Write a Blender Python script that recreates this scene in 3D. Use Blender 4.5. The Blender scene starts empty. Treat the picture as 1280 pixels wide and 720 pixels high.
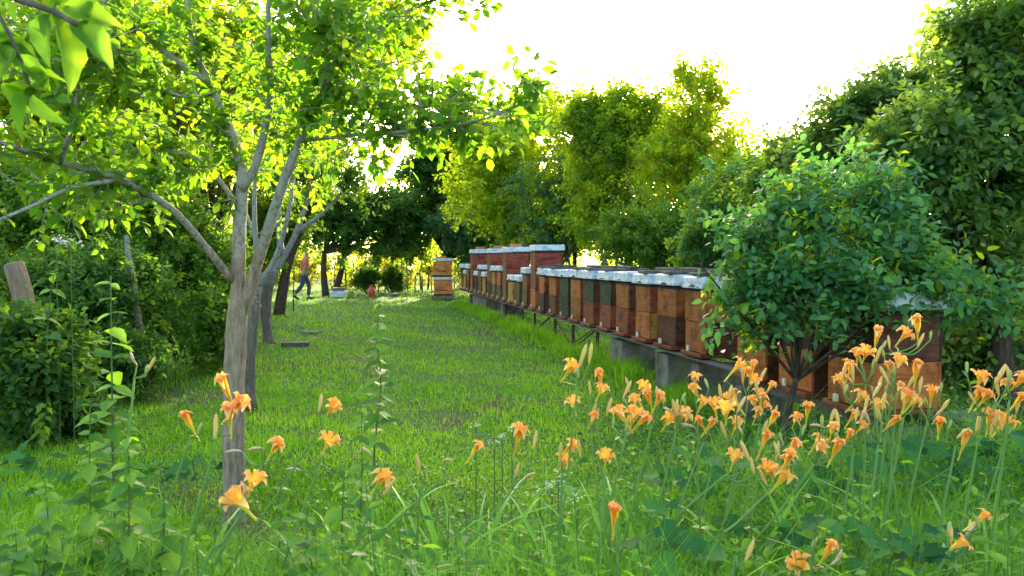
import bpy, bmesh, math, random
import numpy as np
from mathutils import Vector, Matrix, noise
R = math.radians
rng = np.random.default_rng(7)
random.seed(7)
S = bpy.context.scene
COL = S.collection

# ------------------------------------------------------------------ camera
PITCH, CAMH, F = R(2.12), 1.45, 1000.0
cam = bpy.data.cameras.new('camera'); cam.lens = 28.125; cam.sensor_width = 36
cam.clip_start = .05; cam.clip_end = 3000
camo = bpy.data.objects.new('camera', cam); COL.objects.link(camo)
camo.location = (0, 0, CAMH); camo.rotation_euler = (math.pi/2 - PITCH, 0, 0)
S.camera = camo
cam.dof.use_dof = True; cam.dof.focus_distance = 4.2; cam.dof.aperture_fstop = 8.0
# ------------------------------------------------------------------ light
SUN_EL, SUN_AZ = 14.0, 5.0            # azimuth measured from +Y, negative = left
w = bpy.data.worlds.new('World'); S.world = w; w.use_nodes = True
nt = w.node_tree
sky = nt.nodes.new('ShaderNodeTexSky'); sky.sky_type = 'NISHITA'; sky.sun_disc = False
sky.sun_elevation = R(SUN_EL); sky.sun_rotation = R(SUN_AZ)
sky.air_density = 1.0; sky.dust_density = 4.0; sky.ozone_density = 1.0; sky.altitude = 100
bg = nt.nodes['Background']; bg.inputs['Strength'].default_value = .15
nt.links.new(sky.outputs[0], bg.inputs['Color'])
sl = bpy.data.lights.new('sun', 'SUN'); sl.energy = 3.4; sl.angle = R(.6); sl.color = (1, .86, .62)
so = bpy.data.objects.new('sun', sl); COL.objects.link(so)
d = Vector((math.sin(R(SUN_AZ))*math.cos(R(SUN_EL)), math.cos(R(SUN_AZ))*math.cos(R(SUN_EL)), math.sin(R(SUN_EL))))
so.rotation_euler = d.to_track_quat('Z', 'Y').to_euler(); so.location = (3, 40, 12)
vs = S.view_settings
vs.view_transform = 'Standard'; vs.look = 'None'; vs.exposure = 2.9; vs.gamma = 1.0
S.cycles.max_bounces = 10; S.cycles.diffuse_bounces = 8; S.cycles.transmission_bounces = 5
S.cycles.glossy_bounces = 2; S.cycles.caustics_reflective = False; S.cycles.caustics_refractive = False

# ------------------------------------------------------------------ helpers
def P(px, py, Y):
    """world point at depth Y that the photograph shows at pixel px, py"""
    x, y = (px-640)/F, (360-py)/F
    cp, sp = math.cos(PITCH), math.sin(PITCH)
    d = Vector((x, cp + y*sp, -sp + y*cp))
    t = Y/d.y
    return Vector((d.x*t, Y, CAMH + d.z*t))
def G(px, Y):
    return Vector(((px-640)/F*Y, Y, 0))

def tag(o, label=None, cat=None, group=None, kind=None):
    if label: o['label'] = label
    if cat: o['category'] = cat
    if group: o['group'] = group
    if kind: o['kind'] = kind
    return o
def empty(name, loc=(0, 0, 0), rz=0):
    o = bpy.data.objects.new(name, None); COL.objects.link(o)
    o.location = loc; o.rotation_euler = (0, 0, rz); o.empty_display_size = .1
    return o
def link(name, me, parent=None, loc=None, rot=None, scale=None):
    o = bpy.data.objects.new(name, me); COL.objects.link(o)
    if parent is not None: o.parent = parent
    if loc is not None: o.location = loc
    if rot is not None: o.rotation_euler = rot
    if scale is not None: o.scale = scale
    return o

TRIS = [0]
def np_mesh(name, V, Fc, mat, v=None, smooth=False):
    """V (n,3), Fc (m,k) all faces with k corners; v = per-face value 0..1 (kind of leaf)"""
    me = bpy.data.meshes.new(name)
    V = np.ascontiguousarray(V, dtype=np.float32); Fc = np.ascontiguousarray(Fc, dtype=np.int32)
    n, (m, k) = len(V), Fc.shape
    me.vertices.add(n); me.vertices.foreach_set('co', V.ravel())
    me.loops.add(m*k); me.loops.foreach_set('vertex_index', Fc.ravel())
    me.polygons.add(m); me.polygons.foreach_set('loop_start', np.arange(0, m*k, k, dtype=np.int32))
    try: me.polygons.foreach_set('loop_total', np.full(m, k, dtype=np.int32))
    except Exception: pass
    if smooth: me.polygons.foreach_set('use_smooth', np.ones(m, dtype=bool))
    if v is not None:
        a = me.attributes.new('v', 'FLOAT', 'FACE'); a.data.foreach_set('value', np.ascontiguousarray(v, dtype=np.float32))
    me.materials.append(mat)
    me.update(calc_edges=True)
    TRIS[0] += m*(k-2)
    return me

class MB:
    """collects boxes, tubes and the like, then makes one mesh"""
    def __init__(s): s.v = []; s.f = []; s.mi = []
    def add(s, vs_, fs, mi=0):
        b = len(s.v); s.v += [tuple(p) for p in vs_]; s.f += [[i+b for i in f] for f in fs]; s.mi += [mi]*len(fs)
    def box(s, c, size, rz=0, mi=0, bev=0.0, side_mi=None, top_mi=None):
        hx, hy, hz = size[0]/2, size[1]/2, size[2]/2
        m = Matrix.Translation(c) @ Matrix.Rotation(rz, 4, 'Z') if not isinstance(rz, Matrix) else Matrix.Translation(c) @ rz.to_4x4()
        if bev <= 0:
            p = [(x, y, z) for z in (-hz, hz) for y in (-hy, hy) for x in (-hx, hx)]
            f = [[0, 2, 3, 1], [4, 5, 7, 6], [0, 1, 5, 4], [2, 6, 7, 3], [0, 4, 6, 2], [1, 3, 7, 5]]
            b = len(s.v); s.v += [tuple(m @ Vector(q)) for q in p]
            for k, q in enumerate(f):
                s.f.append([i+b for i in q])
                s.mi.append(side_mi if (side_mi is not None and k in (4, 5)) else mi)
            return s
        bm = bmesh.new(); bmesh.ops.create_cube(bm, size=1)
        for q in bm.verts: q.co = Vector((q.co.x*size[0], q.co.y*size[1], q.co.z*size[2]))
        bmesh.ops.bevel(bm, geom=bm.edges[:], offset=bev, segments=1, affect='EDGES', profile=.5)
        b = len(s.v); bm.verts.index_update(); bm.normal_update()
        s.v += [tuple(m @ q.co) for q in bm.verts]
        for f in bm.faces:
            s.f.append([q.index+b for q in f.verts])
            s.mi.append(side_mi if (side_mi is not None and abs(f.normal.x) > .6) else mi)
        bm.free(); return s
    def tube(s, pts, rad, n=6, mi=0, cap=True):
        v, f = tube_arrays([Vector(p) for p in pts], rad, n)
        b = len(s.v); s.v += [tuple(p) for p in v]; s.f += [[int(i)+b for i in q] for q in f]; s.mi += [mi]*len(f)
        if cap:
            s.f.append([b+i for i in range(n)][::-1]); s.mi.append(mi)
            e = b+len(v)-n; s.f.append([e+i for i in range(n)]); s.mi.append(mi)
        return s
    def mesh(s, name, mats, smooth=False):
        me = bpy.data.meshes.new(name); me.from_pydata(s.v, [], s.f)
        for m in (mats if isinstance(mats, (list, tuple)) else [mats]): me.materials.append(m)
        me.polygons.foreach_set('material_index', s.mi)
        if smooth: me.polygons.foreach_set('use_smooth', [True]*len(s.f))
        me.update(); TRIS[0] += sum(len(f)-2 for f in s.f)
        return me
    def build(s, name, mats, parent=None, smooth=False, loc=None, rot=None):
        return link(name, s.mesh(name, mats, smooth), parent, loc, rot)

def tube_arrays(pts, rad, n=6):
    m = len(pts)
    if not hasattr(rad, '__len__'): rad = [rad]*m
    V = []; up = Vector((0.3, 0.2, 1)).normalized()
    for i, p in enumerate(pts):
        t = (pts[min(i+1, m-1)] - pts[max(i-1, 0)])
        t = t.normalized() if t.length > 1e-9 else Vector((0, 0, 1))
        a = t.cross(up)
        if a.length < .1: a = t.cross(Vector((1, 0, 0)))
        a.normalize(); b = t.cross(a)
        for k in range(n):
            an = 2*math.pi*k/n
            V.append(p + (a*math.cos(an) + b*math.sin(an))*rad[i])
    Fq = [[i*n+k, i*n+(k+1) % n, (i+1)*n+(k+1) % n, (i+1)*n+k] for i in range(m-1) for k in range(n)]
    return V, Fq

def smooth_path(pts, sub=4, wob=0.0):
    """Catmull-Rom through the points"""
    pts = [Vector(p) for p in pts]
    Q = [pts[0]*2-pts[1]] + pts + [pts[-1]*2-pts[-2]]
    out = []
    for i in range(1, len(Q)-2):
        for k in range(sub):
            t = k/sub; p0, p1, p2, p3 = Q[i-1], Q[i], Q[i+1], Q[i+2]
            out.append(.5*((2*p1)+(p2-p0)*t+(2*p0-5*p1+4*p2-p3)*t*t+(3*p1-p0-3*p2+p3)*t**3))
    out.append(pts[-1])
    if wob:
        for i in range(1, len(out)): out[i] = out[i] + Vector([random.uniform(-wob, wob) for _ in range(3)])
    return out

# ------------------------------------------------------------------ materials
def newmat(name):
    m = bpy.data.materials.new(name); m.use_nodes = True
    return m, m.node_tree, m.node_tree.nodes['Principled BSDF']
def N(t, typ, **kw):
    n = t.nodes.new(typ)
    for k, v in kw.items():
        if k in n.inputs.keys() if hasattr(n.inputs, 'keys') else False: n.inputs[k].default_value = v
        else: setattr(n, k, v)
    return n
def ramp(t, stops, src):
    r = t.nodes.new('ShaderNodeValToRGB'); e = r.color_ramp.elements
    while len(e) < len(stops): e.new(.5)
    for i, (p, c) in enumerate(stops): e[i].position = p; e[i].color = (*c, 1)
    t.links.new(src, r.inputs[0]); return r.outputs[0]

def leaf_mat(name, cols, transl=.45, rough=.6, tcol=None, spec=.12, noise_scale=0):
    """cols: dark, mid, light leaf colours picked per leaf; tcol = tint of light that shines through"""
    m, t, b = newmat(name)
    at = N(t, 'ShaderNodeAttribute', attribute_name='v')
    c = ramp(t, [(0, cols[0]), (.5, cols[1]), (1, cols[2])], at.outputs['Fac'])
    t.links.new(c, b.inputs['Base Color'])
    b.inputs['Roughness'].default_value = rough
    b.inputs['Specular IOR Level'].default_value = spec
    tr = N(t, 'ShaderNodeBsdfTranslucent')
    hs = N(t, 'ShaderNodeMixRGB', blend_type='MULTIPLY'); hs.inputs[0].default_value = 1
    t.links.new(c, hs.inputs[1]); hs.inputs[2].default_value = (*(tcol or (2.2, 1.7, .5)), 1)
    t.links.new(hs.outputs[0], tr.inputs[0])
    mx = N(t, 'ShaderNodeMixShader'); mx.inputs[0].default_value = transl
    t.links.new(b.outputs[0], mx.inputs[1]); t.links.new(tr.outputs[0], mx.inputs[2])
    t.links.new(mx.outputs[0], t.nodes['Material Output'].inputs[0])
    return m
def noisy(name, cols, scale=8, rough=.8, stretch=(1, 1, 1), bump=.3, detail=6, spec=.3, dist=.02, coord='Object', rnd=0.0):
    m, t, b = newmat(name)
    tc = N(t, 'ShaderNodeTexCoord'); mp = N(t, 'ShaderNodeMapping'); mp.inputs['Scale'].default_value = stretch
    t.links.new(tc.outputs[coord], mp.inputs[0])
    src = mp.outputs[0]
    if rnd:
        oi = N(t, 'ShaderNodeObjectInfo'); ad = N(t, 'ShaderNodeVectorMath', operation='ADD')
        ml = N(t, 'ShaderNodeMath', operation='MULTIPLY'); ml.inputs[1].default_value = 37
        t.links.new(oi.outputs['Random'], ml.inputs[0]); t.links.new(src, ad.inputs[0]); t.links.new(ml.outputs[0], ad.inputs[1]); src = ad.outputs[0]
    n = N(t, 'ShaderNodeTexNoise'); n.inputs['Scale'].default_value = scale; n.inputs['Detail'].default_value = detail
    n.inputs['Roughness'].default_value = .65
    t.links.new(src, n.inputs['Vector'])
    k = len(cols); c = ramp(t, [(.3+.4*i/max(1, k-1), q) for i, q in enumerate(cols)], n.outputs[0])
    t.links.new(c, b.inputs['Base Color']); b.inputs['Roughness'].default_value = rough
    b.inputs['Specular IOR Level'].default_value = spec
    if bump:
        bp = N(t, 'ShaderNodeBump'); bp.inputs['Strength'].default_value = bump; bp.inputs['Distance'].default_value = dist
        t.links.new(n.outputs[0], bp.inputs['Height']); t.links.new(bp.outputs[0], b.inputs['Normal'])
    return m
def painted(name, c, dark=.45, rough=.55):
    """weathered painted boards: grain streaks along the board, stains and chips"""
    d1 = tuple(x*dark for x in c); l1 = tuple(min(1, x*1.3+.01) for x in c)
    m, t, b = newmat(name)
    tc = N(t, 'ShaderNodeTexCoord'); oi = N(t, 'ShaderNodeObjectInfo')
    ad = N(t, 'ShaderNodeVectorMath', operation='ADD'); ml = N(t, 'ShaderNodeMath', operation='MULTIPLY'); ml.inputs[1].default_value = 51
    t.links.new(oi.outputs['Random'], ml.inputs[0]); t.links.new(tc.outputs['Object'], ad.inputs[0]); t.links.new(ml.outputs[0], ad.inputs[1])
    mp = N(t, 'ShaderNodeMapping'); mp.inputs['Scale'].default_value = (3, 3, 40); t.links.new(ad.outputs[0], mp.inputs[0])
    n1 = N(t, 'ShaderNodeTexNoise'); n1.inputs['Scale'].default_value = 1.6; n1.inputs['Detail'].default_value = 8; t.links.new(mp.outputs[0], n1.inputs['Vector'])
    n2 = N(t, 'ShaderNodeTexNoise'); n2.inputs['Scale'].default_value = 5; n2.inputs['Detail'].default_value = 7; n2.inputs['Roughness'].default_value = .7; t.links.new(ad.outputs[0], n2.inputs['Vector'])
    c1 = ramp(t, [(.22, tuple(x*.62 for x in c)), (.5, c), (.78, l1)], n1.outputs[0])
    c2 = ramp(t, [(.34, tuple(x*.35 for x in c)), (.52, (1, 1, 1))], n2.outputs[0])
    mx = N(t, 'ShaderNodeMixRGB', blend_type='MULTIPLY'); mx.inputs[0].default_value = .75
    t.links.new(c1, mx.inputs[1]); t.links.new(c2, mx.inputs[2]); t.links.new(mx.outputs[0], b.inputs['Base Color'])
    b.inputs['Roughness'].default_value = .7; b.inputs['Specular IOR Level'].default_value = .15
    bp = N(t, 'ShaderNodeBump'); bp.inputs['Strength'].default_value = .35; bp.inputs['Distance'].default_value = .004
    t.links.new(n1.outputs[0], bp.inputs['Height']); t.links.new(bp.outputs[0], b.inputs['Normal'])
    return m

PAINT = {k: painted('paint_'+k, c) for k, c in dict(
    amber=(.27, .088, .022), orange=(.36, .11, .028), brown=(.095, .035, .017), redbrown=(.19, .055, .02), red=(.24, .055, .03),
    green=(.035, .048, .02), olive=(.11, .068, .018), ochre=(.36, .19, .04), dark=(.04, .02, .014), pale_orange=(.55, .21, .07)).items()}
M = {}
M['lid'] = noisy('lid_paint', [(.22, .25, .26), (.50, .56, .58), (.66, .71, .72)], 9, .5, (1, 1, 2), .2, rnd=1)
M['board'] = noisy('weathered_board', [(.035, .03, .025), (.10, .085, .07), (.19, .165, .14)], 7, .9, (1, 12, 4), .5, dist=.006, rnd=1)
M['brick'] = noisy('brick_clay', [(.30, .09, .05), (.45, .16, .09), (.50, .22, .14)], 14, .9, (1, 1, 1), .5, dist=.006, rnd=1)
M['concrete'] = noisy('mossy_concrete', [(.05, .055, .035), (.13, .12, .09), (.24, .22, .18)], 5, .95, (1, 1, 1), .6, dist=.012, rnd=1)
M['iron'] = noisy('rusty_iron', [(.02, .015, .012), (.06, .035, .025), (.10, .05, .03)], 12, .7, (1, 1, 1), .3, dist=.003)
M['gap_dark'] = noisy('dark_gap', [(.015, .013, .012), (.03, .027, .025)], 10, .9)  # near-black for seams and gaps; painted shade at the lid notch
M['tagpaint'] = noisy('entrance_block_paint', [(.45, .42, .30), (.62, .58, .42)], 20, .7, rnd=1)
M['soil'] = None

# fruit tree bark: tan low down, grey lichen higher up on the older wood
def bark(name, cols, lichen=0.0, lich_h=1.3, scale=9):
    m, t, b = newmat(name)
    tc = N(t, 'ShaderNodeTexCoord'); mp = N(t, 'ShaderNodeMapping'); mp.inputs['Scale'].default_value = (1, 1, .22)
    t.links.new(tc.outputs['Object'], mp.inputs[0])
    n = N(t, 'ShaderNodeTexNoise'); n.inputs['Scale'].default_value = scale*4; n.inputs['Detail'].default_value = 8; n.inputs['Roughness'].default_value = .7
    t.links.new(mp.outputs[0], n.inputs['Vector'])
    c = ramp(t, [(.3, cols[0]), (.5, cols[1]), (.72, cols[2])], n.outputs[0])
    hsrc = n.outputs[0]
    if lichen:
        n2 = N(t, 'ShaderNodeTexNoise'); n2.inputs['Scale'].default_value = 34; n2.inputs['Detail'].default_value = 6; n2.inputs['Roughness'].default_value = .7
        t.links.new(tc.outputs['Object'], n2.inputs['Vector'])
        sx = N(t, 'ShaderNodeSeparateXYZ'); t.links.new(tc.outputs['Object'], sx.inputs[0])
        mr = N(t, 'ShaderNodeMapRange'); mr.inputs[1].default_value = lich_h-.25; mr.inputs[2].default_value = lich_h+.35
        mr.inputs[3].default_value = -.25; mr.inputs[4].default_value = .09
        t.links.new(sx.outputs[2], mr.inputs[0])
        a = N(t, 'ShaderNodeMath', operation='ADD'); t.links.new(n2.outputs[0], a.inputs[0]); t.links.new(mr.outputs[0], a.inputs[1])
        fr = ramp(t, [(.505, (0, 0, 0)), (.555, (1, 1, 1))], a.outputs[0])
        mx = N(t, 'ShaderNodeMixRGB'); mx.inputs[2].default_value = (.36, .38, .34, 1)
        ml = N(t, 'ShaderNodeMath', operation='MULTIPLY'); ml.inputs[1].default_value = lichen
        t.links.new(fr, ml.inputs[0]); t.links.new(ml.outputs[0], mx.inputs[0]); t.links.new(c, mx.inputs[1]); c = mx.outputs[0]
    t.links.new(c, b.inputs['Base Color']); b.inputs['Roughness'].default_value = .9; b.inputs['Specular IOR Level'].default_value = .15
    bp = N(t, 'ShaderNodeBump'); bp.inputs['Strength'].default_value = 1; bp.inputs['Distance'].default_value = .02
    t.links.new(hsrc, bp.inputs['Height']); t.links.new(bp.outputs[0], b.inputs['Normal'])
    return m
M['bark_tan'] = bark('bark_tan', [(.10, .07, .045), (.29, .215, .14), (.42, .34, .24)], .75, 1.30)
M['bark_grey'] = bark('bark_grey', [(.07, .055, .04), (.15, .12, .09), (.24, .20, .15)], .5, .9)
M['bark_dark'] = bark('bark_dark', [(.025, .018, .013), (.06, .045, .03), (.10, .08, .055)])
M['stem'] = leaf_mat('green_stem', [(.15, .28, .07), (.21, .36, .10), (.26, .42, .12)], .2)
M['weedstem'] = leaf_mat('weed_stem', [(.10, .16, .05), (.14, .22, .07), (.18, .24, .09)], .15)

LM = {
 'fruit':  leaf_mat('leaf_fruit',  [(.055, .15, .02), (.085, .22, .022), (.16, .30, .022)], .55, .42, (2.3, 1.9, .4)),
 'yellow': leaf_mat('leaf_yellow_backlit', [(.13, .24, .02), (.21, .34, .025), (.36, .42, .03)], .66, .5, (2.6, 1.9, .3)),  # lighter yellow base colour carries part of the backlit look
 'lime':   leaf_mat('leaf_lime',   [(.14, .26, .03), (.22, .36, .035), (.33, .44, .04)], .68, .5, (2.4, 1.9, .35)),
 'mid':    leaf_mat('leaf_mid',    [(.06, .15, .025), (.10, .21, .035), (.16, .28, .04)], .55, .5, (2.2, 1.8, .4)),
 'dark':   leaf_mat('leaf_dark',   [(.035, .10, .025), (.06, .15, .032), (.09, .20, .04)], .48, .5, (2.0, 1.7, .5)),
 'blue':   leaf_mat('leaf_blue',   [(.06, .14, .07), (.09, .20, .10), (.14, .26, .12)], .48, .5, (1.9, 1.7, .7)),
 'plum':   leaf_mat('leaf_plum',   [(.045, .15, .065), (.075, .21, .085), (.13, .28, .08)], .48, .36, (2.0, 1.9, .6), .2),
 'pear':   leaf_mat('leaf_pear',   [(.06, .14, .05), (.11, .21, .065), (.18, .29, .075)], .55, .38, (2.0, 1.8, .5), .2),
 'near':   leaf_mat('leaf_near',   [(.08, .19, .03), (.13, .28, .035), (.19, .34, .04)], .6, .4, (1.8, 1.7, .5)),
 'weed':   leaf_mat('leaf_weed',   [(.045, .13, .025), (.095, .23, .035), (.19, .34, .05)], .42, .5, (1.9, 1.8, .5)),
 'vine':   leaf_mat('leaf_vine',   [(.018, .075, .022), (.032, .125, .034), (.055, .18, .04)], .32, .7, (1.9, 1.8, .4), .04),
 'grass':  leaf_mat('leaf_grass',  [(.07, .19, .012), (.13, .31, .02), (.24, .36, .05)], .5, .5, (1.9, 1.8, .4)),
 'tall':   leaf_mat('leaf_tall',   [(.05, .16, .022), (.11, .27, .03), (.21, .38, .045)], .45, .45, (1.8, 1.8, .5)),
 'hedge': leaf_mat('leaf_hedge', [(.07, .13, .015), (.13, .19, .018), (.22, .24, .02)], .5),
 'litter': leaf_mat('leaf_litter', [(.10, .06, .03), (.20, .13, .06), (.32, .24, .11)], .2, .8, (1.2, 1.1, .9)),
 'strap':  leaf_mat('leaf_strap',  [(.10, .28, .03), (.17, .39, .04), (.25, .47, .055)], .42, .38, (1.7, 1.7, .5)),
}
M['white_flower'] = leaf_mat('white_flower', [(.40, .43, .36), (.55, .57, .50), (.65, .66, .6)], .2, .6, (1, 1, 1))

# ------------------------------------------------------------------ leaves
T_DIA = (np.array([(0, 0, 0), (-.5, .42, .10), (0, 1, -.05), (.5, .42, .10)], float), np.array([(0, 2, 1), (0, 3, 2)]))
T_OVAL = (np.array([(0, 0, 0), (-.38, .20, .07), (-.45, .58, .06), (0, 1, -.08), (.45, .58, .06), (.38, .20, .07)], float),
          np.array([(0, 2, 1), (0, 3, 2), (0, 4, 3), (0, 5, 4)]))
def place_leaves(name, pos, dirs, nrm, length, width, v, mat, T=T_DIA):
    y = dirs/np.maximum(np.linalg.norm(dirs, axis=1, keepdims=True), 1e-9)
    z = nrm - (nrm*y).sum(1, keepdims=True)*y
    z /= np.maximum(np.linalg.norm(z, axis=1, keepdims=True), 1e-9)
    x = np.cross(y, z)
    tv, tf = T
    L = length[:, None, None]
    V = pos[:, None, :] + (x[:, None, :]*tv[None, :, 0, None]*width + y[:, None, :]*tv[None, :, 1, None] + z[:, None, :]*tv[None, :, 2, None])*L
    n, k = len(pos), len(tv)
    Fc = (np.arange(n)[:, None, None]*k + tf[None]).reshape(-1, tf.shape[1])
    return np_mesh(name, V.reshape(-1, 3), Fc, mat, np.repeat(v, len(tf)))

def twig_leaves(Sp, D, L, K, leaf, droop=.3, spread=.9):
    """leaves set along twigs. Sp,D (n,3), L (n,). returns pos, dir, normal, length, value"""
    n = len(Sp)
    s = (np.arange(K)[None, :]+rng.uniform(.2, .8, (n, K)))/K*.9+.12
    D = D/np.linalg.norm(D, axis=1, keepdims=True)
    a = np.cross(D, rng.normal(size=(n, 3))); a /= np.maximum(np.linalg.norm(a, axis=1, keepdims=True), 1e-6)
    b = np.cross(D, a)
    an = rng.uniform(0, 6.28, (n, 1)) + np.arange(K)[None, :]*2.4 + rng.normal(0, .3, (n, K))
    side = a[:, None, :]*np.cos(an)[..., None] + b[:, None, :]*np.sin(an)[..., None]
    pos = Sp[:, None, :] + D[:, None, :]*(L[:, None]*s)[..., None]
    pos[..., 2] -= droop*(L[:, None]*s*s)*.5
    pos += side*leaf*.15
    d = D[:, None, :]*.55 + side*spread + rng.normal(0, .25, (n, K, 3)); d[..., 2] -= droop
    nr = np.zeros_like(d); nr[..., 2] = 1; nr += rng.normal(0, .45, nr.shape)
    ln = leaf*rng.uniform(.6, 1.25, (n, K))
    base = rng.uniform(.1, .9, (n, 1))
    v = np.clip(base + rng.normal(0, .22, (n, K)), 0, 1)
    return pos.reshape(-1, 3), d.reshape(-1, 3), nr.reshape(-1, 3), ln.ravel(), v.ravel()

def in_ellipsoids(ells, n, shell=.55, gap=0.0, gscale=.9):
    """points biased to the outer part of the ellipsoids; returns points and outward directions"""
    vol = np.array([(e[3]*e[4]*e[5])**.75 for e in ells]); pr = vol/vol.sum()
    P_, D_ = [], []
    while len(P_) < n:
        e = ells[rng.choice(len(ells), p=pr)]
        u = rng.normal(size=3); u /= np.linalg.norm(u)
        r = rng.uniform(0, 1)**(1/3) if rng.uniform() > shell else rng.uniform(.72, 1.08)
        q = np.array(e[:3]) + u*np.array(e[3:6])*r
        if q[2] < .08: continue
        qq = Vector(q)/max(.3, min(e[3:6])**.8)
        if gap and noise.noise(qq*1.7)*.6+noise.noise(qq*4.5)*.6 < gap-.36: continue
        o = u/np.array(e[3:6]); o /= np.linalg.norm(o)
        P_.append(q); D_.append(o)
    return np.array(P_), np.array(D_)

def E(px, py, Y, rx, ry, rd=None):
    c = P(px, py, Y); a, b = rx*Y/F, ry*Y/F
    return (c.x, c.y, c.z, a, rd if rd else max(.3, (a+b)/2*(.5 if Y > 18 else .75)), b)

def fine_leaf():
    V, Fc = [], []
    n = 9
    for i in range(n+1):
        s_ = i/n; w_ = .5*math.sin(math.pi*min(1, s_*.97+.03)**.72)*(1+.05*math.sin(i*9.0)) if i < n else 0
        for j in (-1, -.5, 0, .5, 1): V.append((w_*j, s_, abs(j)*w_*.35 - .22*s_*s_ + .02*math.sin(i*2.2+j*3)*abs(j)))
    for i in range(n):
        for j in range(4): Fc.append((i*5+j, (i+1)*5+j, (i+1)*5+j+1)); Fc.append((i*5+j, (i+1)*5+j+1, i*5+j+1))
    return np.array(V), np.array(Fc)
LEAFPROTO = {}
def leaf_proto(matkey, width=.55, T=T_OVAL):
    """shared meshes of a single large leaf, a few colour variants"""
    k = (matkey, width)
    if k not in LEAFPROTO:
        ms = []
        for j in range(4):
            tv, tf = T
            V = tv*np.array([width, 1, 1]); V = V + np.array([0, 0, 0])
            ms.append(np_mesh('leaf', V, tf, LM[matkey], np.full(len(tf), (.15, .4, .65, .95)[j]), smooth=False))
        LEAFPROTO[k] = ms
    return LEAFPROTO[k]
def leaf_objects(parent, pos, dirs, nrm, length, matkey, width, origin):
    ms = leaf_proto(matkey, width)
    for p, d_, n_, L in zip(pos, dirs, nrm, length):
        y = Vector(d_).normalized(); z = Vector(n_); z = (z - y*z.dot(y)); z.normalize(); x = y.cross(z)
        m = Matrix((x, y, z)).transposed()
        o = link('leaf', random.choice(ms), parent, Vector(p)-Vector(origin), m.to_euler(), (L, L, L))

def foliage(root, origin, pos, dirs, nrm, ln, v, matkey, width=.55, T=T_DIA, singles=0, name='foliage'):
    """joins the leaves into one part; the `singles` that show largest become objects of their own"""
    o3 = np.array(origin)
    if singles:
        rel = pos - np.array([0, 0, CAMH]); dist = np.linalg.norm(rel, axis=1)
        px = 640+F*pos[:, 0]/np.maximum(pos[:, 1], .05); py = 323-F*(pos[:, 2]-CAMH)/np.maximum(pos[:, 1], .05)
        ok = (pos[:, 1] > .3) & (px > 5) & (px < 1275) & (py > 5) & (py < 700)
        size = np.where(ok, ln/dist, 0); idx = np.argsort(-size)[:singles]
        leaf_objects(root, pos[idx], dirs[idx], nrm[idx], ln[idx], matkey, width, origin)
        keep = np.ones(len(pos), bool); keep[idx] = False
        pos, dirs, nrm, ln, v = pos[keep], dirs[keep], nrm[keep], ln[keep], v[keep]
    me = place_leaves(name, pos-o3, dirs, nrm, ln, width, v, LM[matkey], T)
    f = link(name, me, root); f['kind'] = 'stuff'
    return f

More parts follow.
